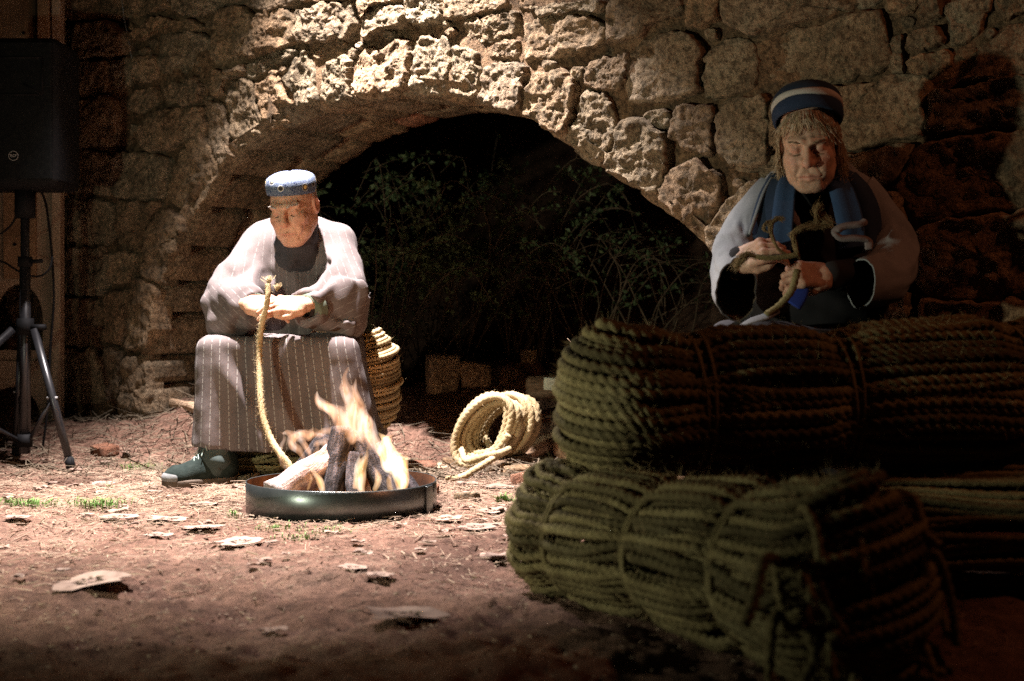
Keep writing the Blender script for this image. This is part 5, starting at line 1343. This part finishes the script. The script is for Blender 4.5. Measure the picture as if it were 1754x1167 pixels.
        mb_.add(np.concatenate([vo_[e0:], vi_[e0:]]), np.stack([j, (j+1) % m_, m_+(j+1) % m_, m_+j], -1))
        o_ = mb_.build('sleeve', M_cape, rt); build('sleeve_lining', vi_, q_[:, ::-1], M_lin, o_)
    sleeve([(P(1330, 338, 3.84), (-.7, -.1, -.6), .070, .075), (P(1292, 384, 3.80), (-.62, -.25, -.75), .074, .080), (P(1262, 436, 3.73), (-.25, -.7, -.65), .078, .072), (P(1257, 478, 3.64), (.20, -.9, -.28), .084, .066), (P(1262, 498, 3.57), (.35, -.9, -.12), .082, .064)], 3, .09)
    sleeve([(P(1466, 335, 3.84), (.7, -.1, -.6), .070, .075), (P(1502, 382, 3.80), (.62, -.25, -.75), .074, .080), (P(1526, 436, 3.74), (.20, -.7, -.65), .080, .082), (P(1516, 474, 3.66), (-.55, -.75, -.25), .078, .074), (P(1474, 486, 3.57), (-.85, -.45, .05), .066, .058)], 8, .06)
    # scarf ends over the chest
    def band(nm, pl, wd, th_, m, nr, **k):
        b = MB(); b.add(*ribbon([P(*a_) for a_ in pl], wd, th_, nr, **k)); return b.build(nm, m, rt)
    band('scarf_end', [(1352, 298, 3.77), (1346, 325, 3.70), (1341, 370, 3.665), (1338, 410, 3.66), (1336, 440, 3.665)], [.022, .028, .030, .030, .028], .011, M_blue, (-.25, -1, .25), wave=.004)
    band('scarf_edge', [(1330, 302, 3.80), (1318, 332, 3.74), (1306, 375, 3.70), (1298, 420, 3.69)], [.024, .030, .032, .030], .010, M_navy, (-.5, -1, .3), wave=.003)
    band('cape_piping', [(1322, 306, 3.785), (1308, 332, 3.735), (1294, 372, 3.690), (1284, 402, 3.68)], [.004, .005, .005, .004], .006, M_cape, (-.5, -1, .3))
    band('scarf_end', [(1428, 296, 3.77), (1440, 322, 3.70), (1452, 362, 3.665), (1458, 396, 3.655), (1460, 424, 3.66)], [.026, .034, .038, .038, .036], .012, M_blue, (.25, -1, .25), wave=.004)
    band('scarf_edge', [(1455, 298, 3.80), (1474, 322, 3.745), (1490, 362, 3.71), (1496, 420, 3.70)], [.022, .030, .032, .030], .010, M_navy, (.5, -1, .3), wave=.003)
    band('scarf_fold', [(1488, 428, 3.60), (1486, 412, 3.605), (1466, 408, 3.60), (1440, 408, 3.60), (1432, 397, 3.60), (1446, 388, 3.605), (1474, 384, 3.605), (1482, 379, 3.61)], [.010, .012, .013, .013, .013, .013, .012, .009], .008, M_mauve, (0, -.35, 1), n=60)
    band('collar_point', [(1352, 352, 3.69), (1362, 376, 3.665), (1372, 392, 3.66)], [.006, .012, .003], .004, M_mauve, (0, -1, .2))
    band('blue_sash', [(1376, 492, 3.52), (1370, 506, 3.51), (1358, 522, 3.50)], [.016, .020, .024], .006, cloth_mat('royal_blue_cotton', (0.015, 0.035, 0.20), (0.025, 0.05, 0.28)), (0, -1, .4))
    band('pale_apron_edge', [(1268, 560, 3.42), (1290, 550, 3.43), (1312, 543, 3.44), (1334, 534, 3.46)], [.006, .012, .013, .004], .005, M_cape, (0, -.7, 1))
    # fibres being plaited
    rp = root('plaited_fibres', P(1370, 470, 3.45), 'tousled brown fibres and plait held in the hands of the beanie-wearing person', 'rope')
    q = resample(catmull([P(1366, 462, 3.46), P(1362, 480, 3.455), P(1356, 498, 3.45), P(1344, 514, 3.45), P(1330, 528, 3.45), P(1312, 540, 3.44)], 60), .005); b = MB(); b.add(*tube(q, .0105, 9, True, 3, .05, .28)); b.build('plait', M_coir, rp)
    q = resample(catmull([P(1296, 440, 3.46), P(1320, 442, 3.45), P(1345, 440, 3.445), P(1368, 436, 3.445)], 30), .005); b = MB(); b.add(*tube(q, .008, 8, True, 3, .05, .28)); b.build('plait', M_coir, rp)
    b = MB(); rg = np.random.default_rng(77)
    def wisp(pl, nst, sp, r_=.0008):
        c = np.array([P(*a_) for a_ in pl])
        for k in range(nst):
            o_ = rg.normal(0, sp, (len(c), 3))*np.linspace(.35, 1.2, len(c))[:, None]; b.add(*tube(catmull(c+o_, 14), np.linspace(r_, r_*.4, 14), 3, False))
    wisp([(1368, 440, 3.45), (1362, 420, 3.44), (1358, 402, 3.44), (1372, 392, 3.44), (1392, 388, 3.44), (1412, 386, 3.44)], 150, .005)
    wisp([(1392, 390, 3.44), (1400, 378, 3.44), (1398, 362, 3.44), (1404, 352, 3.44)], 90, .005)
    wisp([(1400, 388, 3.44), (1416, 380, 3.44), (1424, 384, 3.44), (1410, 372, 3.44)], 60, .006)
    wisp([(1352, 438, 3.445), (1334, 428, 3.44), (1324, 410, 3.44), (1320, 390, 3.44), (1328, 376, 3.44), (1340, 376, 3.44)], 140, .0032)
    wisp([(1296, 442, 3.46), (1282, 436, 3.46), (1270, 444, 3.46), (1262, 458, 3.47)], 120, .0065)
    wisp([(1316, 398, 3.46), (1308, 392, 3.46), (1312, 382, 3.46), (1322, 380, 3.46)], 40, .003)
    b.build('loose_strands', M_fibre, rp)
beanie_person()
# ------------------------------------------------------------------ small things on the ground
M_dry = mat('dry_leaf', (0.16, 0.105, 0.078), (0.27, 0.195, 0.155), 22, 0.8, 0.5, 90, .003, rnd=.22, spec=.25)
def dry_leaf(c, size, rot, label, seed, group='dry leaves on the ground', curl=1.0, aspect=.75):
    rg = np.random.default_rng(seed); n = 30; a = np.linspace(0, 2*math.pi, n, endpoint=False)
    lob = 0.68+.24*np.abs(np.cos(2.5*(a-.3)))**1.4+.06*rg.normal(0, 1, n)
    lob = lob*(1-.25*np.exp(-((a-math.pi)/.35)**2))
    rings = []; ph = rg.uniform(0, 6)
    for k, s in enumerate((0.0, .35, .7, 1.0)):
        x = s*lob*np.cos(a); y = s*lob*np.sin(a)*aspect
        z = .10+curl*(.20*s**2*np.abs(np.sin(a*1.5+ph))+.05*np.cos(3*a+ph)*s)
        rings.append(np.c_[x, y, z]*size)
    v = np.concatenate([rings[0][:1]]+rings[1:]); j = np.arange(n)
    t = np.stack([np.zeros(n, int), 1+j, 1+(j+1) % n], -1); q = grid_quads(3, n)+1
    stem = tube(np.array([[-.62*size, 0, .08*size], [-.85*size, .03*size, .16*size], [-1.1*size, .10*size, .12*size]]), .012*size+.0006, 5)
    mb = MB(); th = np.array([0, 0, .0011]); mb.add(v+th, q, t); mb.add(v, q[:, ::-1], t[:, ::-1]); mb.add(*stem)
    R = rotm(rg.normal(0, .04), rg.normal(0, .04), rot)
    for i in range(len(mb.v)): mb.v[i] = mb.v[i]@R.T+c
    allz = np.concatenate(mb.v); gz_ = ground_h(allz[:, 0], allz[:, 1]); lift = np.percentile(allz[:, 2]-gz_, 14)
    for i in range(len(mb.v)): mb.v[i][:, 2] -= lift-.007
    o = mb.build('dry_leaf', M_dry); tag(o, label, 'leaf', group); return o
big = [(152, 1002, 165, .2, 'largest curled dry leaf on the bare earth at the lower left'), (690, 1062, 175, .1, 'broad dry leaf in the dim foreground between camera and fire pan'),
       (604, 980, 66, .5, 'pale dry leaf below the pan, the left one of a touching pair'), (650, 992, 62, -.1, 'pale dry leaf below the pan, the right one of a touching pair'), (272, 922, 66, .4, 'dry leaf folded open at one end, just below the bright leaf row'),
       (345, 909, 82, .1, 'bright arched dry leaf with a dark underside left of the pan'), (205, 892, 95, .3, 'long curled dry leaf at the left of the bright leaf row'), (285, 894, 84, -.2, 'bright two-lobed dry leaf in the middle of the bright leaf row'),
       (412, 934, 100, .3, 'dark brown crumpled leaf with a small knob below the pan edge'), (818, 908, 84, .5, 'pinkish crumpled dry leaf between the pan and the rope heap'), (840, 880, 64, -.3, 'small pale leaf by the green tuft near the rope heap'),
       (30, 892, 60, .1, 'pale oval dry leaf at the far left edge'), (175, 832, 60, .5, 'bright upright dry leaf near the tripod foot'), (765, 893, 70, .2, 'bright dry leaf touching the pan side near the rope heap'),
       (855, 838, 70, .1, 'white dry leaf lying below the rope coil'), (350, 868, 70, .0, 'overexposed pale leaf on the straw in front of the boot'), (800, 832, 52, .9, 'crumpled reddish leaf below the rope tail'),
       (920, 985, 40, .3, 'small dim leaf in the shade beside the rope heap'), (470, 1085, 60, .6, 'small dim leaf in the dark foreground'), (455, 832, 50, 1.2, 'orange-brown leaf propped against the pan behind the boot')]
for k, (x, y, w_, rz, lab) in enumerate(big):
    g = gpt(x, y); dry_leaf(g, w_/F*g[1]*.5, rz, lab, 200+k, curl=.32, aspect=.8)
rg = np.random.default_rng(55)
for k in range(120):
    while True:
        x, y = rg.uniform(-2.1, .45), rg.uniform(3.1, 5.9)
        if np.hypot(x-PC[0], y-PC[1]) > PR+.06 and wall_w(x, y) < -.1 and not (abs(x+.8) < .36 and y > 4.75): break
    sz = rg.uniform(.014, .036)*(1+.5*(k % 5 == 0))
    where = ('near the tripod stand' if x < -1.45 else 'between the tripod and the boot' if x < -1.12 and y > 4.4 else 'behind the pan, below the coil' if y > 4.6 else 'on the earth beside the rope heap' if x > -.05 else 'close to the pan' if np.hypot(x-PC[0], y-PC[1]) < .62 else 'on the bare earth left of the pan' if x < -.9 else 'on the earth in front of the pan')
    kind = 'tiny' if sz < .022 else 'small' if sz < .034 else 'larger'
    dry_leaf(np.array([x, y, float(ground_h(x, y))]), sz, rg.uniform(0, 6.28), kind+' broken dry leaf lying '+where, 300+k, kind+' broken leaves '+where)

# straw, chips and twigs: too many to count
M_straw = mat('straw', (0.17, 0.115, 0.078), (0.28, 0.205, 0.145), 3, 0.85, 0, rnd=.0, c3=(0.11, 0.066, 0.045))
def litter(name, n, area, L0, L1, w0, m, label, seed, lift=.004, dens=None, up=.12):
    rg = np.random.default_rng(seed); x = []; y = []
    while len(x) < n:
        a, b = rg.uniform(area[0], area[1]), rg.uniform(area[2], area[3])
        if np.hypot(a-PC[0], b-PC[1]) < PR+.01 or wall_w(a, b) > .5: continue
        if dens is not None and rg.uniform() > dens(a, b): continue
        x.append(a); y.append(b)
    x = np.array(x); y = np.array(y); an = rg.uniform(0, 6.283, n); L = rg.uniform(L0, L1, n)*rg.uniform(.4, 1, n); z = ground_h(x, y)
    d = np.c_[np.cos(an), np.sin(an), rg.normal(0, up, n)]; c = np.c_[x, y, z+lift+np.abs(rg.normal(0, lift, n))]
    bend = np.c_[-np.sin(an), np.cos(an), np.full(n, .25)]*(rg.normal(0, .18, n)*L)[:, None]
    sd = np.c_[-np.sin(an), np.cos(an), rg.normal(0, .5, n)]*(w0*rg.uniform(.5, 1.3, n))[:, None]
    a = c-d*L[:, None]/2; b = c+d*L[:, None]/2; mid = c+bend
    for q in (a, b, mid): q[:, 2] = np.maximum(q[:, 2], ground_h(q[:, 0], q[:, 1])+.001)
    up_ = np.array([0, 0, 1.0])*w0*.8
    v = np.stack([a-sd, a+sd, mid-sd, mid+sd, b-sd*.5, b+sd*.5, mid+up_, a+up_*.6, b+up_*.4], 1).reshape(-1, 3); k = np.arange(n)*9
    q = np.concatenate([np.stack([k, k+2, k+6, k+7], -1), np.stack([k+1, k+7, k+6, k+3], -1), np.stack([k+2, k+4, k+8, k+6], -1), np.stack([k+3, k+6, k+8, k+5], -1)])
    o = build(name, v, q, m, smooth=False); tag(o, label, 'litter', kind='stuff')
pool = lambda a, b: math.exp(-((a+.75)/1.3)**2-((b-4.75)/.75)**2)+.06
litter('straw_litter', 14000, (-2.3, .7, 3.0, 6.0), .02, .10, .0013, M_straw, 'pale straw and dry grass scattered round the fire', 1, dens=pool)
litter('twig_litter', 1500, (-2.5, .7, 4.9, 6.4), .06, .26, .0020, M_twig, 'dark twigs heaped on the bank under the wall', 2, lift=.012, up=.3, dens=lambda a, b: math.exp(-((wall_w(a, b)+.15)/.5)**2))
litter('chip_litter', 9000, (-2.3, .9, 2.0, 6.0), .005, .022, .0018, M_straw, 'fine plant chips over the earth', 3, lift=.001)
def pebbles():
    rg = np.random.default_rng(8); mb = MB(); n = 900
    for k in range(n):
        x, y = rg.uniform(-1.6, 1.0), 1.9+4.0*rg.uniform()**1.3; r = rg.uniform(.003, .010)
        z = float(ground_h(x, y)); 
        v = np.array([[1, 0, 0], [.3, .95, 0], [-.8, .6, 0], [-.8, -.6, 0], [.3, -.95, 0], [.1, .1, .75]])*r*rg.uniform(.7, 1.3, (6, 3))+[x, y, z-.001]
        mb.add(v, None, [[0, 1, 5], [1, 2, 5], [2, 3, 5], [3, 4, 5], [4, 0, 5]])
    tag(mb.build('gravel', M_ground, smooth=False), 'small gravel crumbs on the earth', 'gravel', kind='stuff')
pebbles()
M_grass = mat('fresh_grass', (0.07, 0.14, 0.03), (0.13, 0.22, 0.06), 30, 0.6, 0)
def tuft(px, py, n, h, spread, label, seed):
    rg = np.random.default_rng(seed); g = gpt(px, py); mb = MB()
    for k in range(n):
        b = g+np.array([rg.normal(0, spread), rg.normal(0, spread*.7), 0]); b[2] = float(ground_h(b[0], b[1]))-.003; a = rg.uniform(0, 6.28); L = h*rg.uniform(.5, 1.2)
        d = np.array([math.cos(a), math.sin(a), 0]); s = np.array([-d[1], d[0], 0])*.0016
        p1 = b+d*L*.2+[0, 0, L*.6]; p2 = b+d*L*.65+[0, 0, L*.75]
        mb.add([b-s, b+s, p1+s, p1-s, p2], [[0, 1, 2, 3]], [[3, 2, 4]])
    tag(mb.build('grass_tuft', M_grass, smooth=False), label, 'grass tuft', 'green tufts on the ground')
for k, t_ in enumerate([(172, 872, 170, .048, .035, 'green tuft in the bright light left of the leaf row'), (238, 806, 130, .042, .04, 'green tuft between the tripod foot and the boot'), (45, 868, 200, .036, .05, 'bright green patch at the far left edge'), (862, 862, 70, .042, .014, 'green tuft between the rope coil and the rope heap'),
    (400, 886, 25, .03, .012, 'small green shoots beside the pan'), (470, 906, 60, .022, .03, 'grass at the foot of the pan on its bright side'), (560, 912, 60, .022, .04, 'grass at the foot of the pan in front'), (510, 925, 40, .025, .03, 'small grass tuft on the earth just below the pan'), (186, 838, 20, .03, .008, 'single green shoot by the upright bright leaf')]):
    tuft(*t_, 400+k)
# dry weed stalk standing by the heap
b = MB()
for pl in ([(1000, 640, 4.9), (992, 612, 4.9), (982, 592, 4.9), (972, 580, 4.9)], [(994, 640, 4.9), (988, 615, 4.9), (984, 600, 4.9)], [(1003, 640, 4.9), (1000, 622, 4.9), (995, 606, 4.9)], [(985, 600, 4.9), (979, 594, 4.9), (975, 597, 4.9)]):
    b.add(*tube(catmull([P(*a) for a in pl], 12), np.linspace(.0022, .001, 12), 5))
b.add(*tube([P(1001, 640, 4.9), P(1003, 700, 4.9)], .002, 5))
tag(b.build('dry_weed', M_straw), 'pale dry weed stalk against the dark arch beside the rope heap', 'weed')

# split wood and blocks round the coil
def block(px, w, h, dpt, rz, label, name='stone_block', m=None, d=None, seed=0, tilt=0.0, cat='stone'):
    g = gpt(*px) if d is None else P(px[0], px[1], d)
    import bmesh
    bm = bmesh.new(); bmesh.ops.create_cube(bm, size=1.0); bmesh.ops.subdivide_edges(bm, edges=bm.edges[:], cuts=5, use_grid_fill=True)
    bmesh.ops.triangulate(bm, faces=bm.faces[:]); bm.verts.index_update()
    v = np.array([x.co[:] for x in bm.verts]); t = np.array([[x.index for x in f.verts] for f in bm.faces]); bm.free()
    r = np.linalg.norm(v, axis=1, keepdims=True); v = v*(1-.10*np.maximum(0, r-.6)*1.5)
    v = v*np.array([w, dpt, h])
    v = v+.10*min(w, h, dpt)*np.stack([fbm(v*9+seed*7.1+k*31, 3, seed+k) for k in range(3)], -1)
    v = v@rotm(tilt, tilt*.4, rz).T+g+np.array([0, 0, h*.46])
    o = build(name, v, t, m or M_stone); tag(o, label, cat); return o
block((757, 668), .125, .155, .12, .25, 'squarish orange-lit stone block behind the rope bundle seat', d=5.95, seed=1)
block((817, 660), .125, .10, .10, -.1, 'lower orange-lit stone block next to the squarish one', d=5.95, seed=2)
block((748, 778), .13, .030, .09, .3, 'flat pale slab of wood beside the pan and the coil', 'wood_slab', M_split, None, 3, .12, 'wood slab')
block((905, 620), .06, .06, .05, .3, 'small dark rock on the bank in the arch', d=6.1, seed=9)
log('split_log', gpt(962, 792)+[0, .0, .045], gpt(1030, 770)+[.05, .1, .10], .050, .052, M_split, 'pale split log end beside the rope heap', 21, wedge=True)
log('split_log', gpt(893, 790)+[0, 0, .03], gpt(965, 782)+[0, .05, .045], .032, .034, M_split, 'round pale log under the golden coil', 22)
log('split_log', P(908, 664, 5.75), P(1040, 664, 5.6), .045, .05, M_bark, 'dark bark log lying behind the coil with a pale patch', 23)
log('split_log', gpt(835, 812)+[0, 0, .02], gpt(905, 800)+[0, 0, .028], .020, .022, M_bark, 'thin brown stick of wood under the coil tail', 24)
log('split_log', gpt(270, 742)+[0, 0, .02], gpt(345, 716)+[0, 0, .05], .018, .022, M_split, 'reddish squared stick leaning on the bank behind the skirt', 25)
block((950, 668), .085, .05, .008, .05, 'pale green paper scrap stuck on the dark bark log', 'paper_scrap', mat('pale_scrap', (.34, .40, .33), (.42, .46, .40), 20, .8, .1), 5.52, 11, .1, 'scrap')

# pale broken stones lying round the coil and the pan
for k, (x, y, w_, lab) in enumerate([(720, 812, 58, 'pale broken stone just behind the pan on its rope-coil side'), (778, 802, 46, 'reddish stone chip under the near loop of the coil'), (700, 770, 40, 'small pale stone between the seat bundle and the flames'), (908, 828, 54, 'pale stone chip leaning towards the rope heap'),
        (868, 806, 44, 'brown stone chip below the middle of the coil'), (885, 768, 50, 'pinkish stone behind the tail of the coil'), (735, 848, 48, 'flat reddish stone flake by the pan rim'), (800, 858, 40, 'flat pale flake between pan and rope heap'), (425, 826, 36, 'orange-brown stone behind the boot beside the pan'),
        (180, 780, 46, 'dull reddish stone near the foot of the tripod'), (300, 770, 40, 'dark reddish clod behind the boot'), (640, 770, 40, 'dark stone in the shade behind the flames')]):
    g = gpt(x, y); s_ = w_/F*g[1]
    block((x, y), s_, s_*.38, s_*.7, k*1.3, lab, 'broken_stone', M_stone if k % 3 else M_stone_red, None, 40+k, .12)
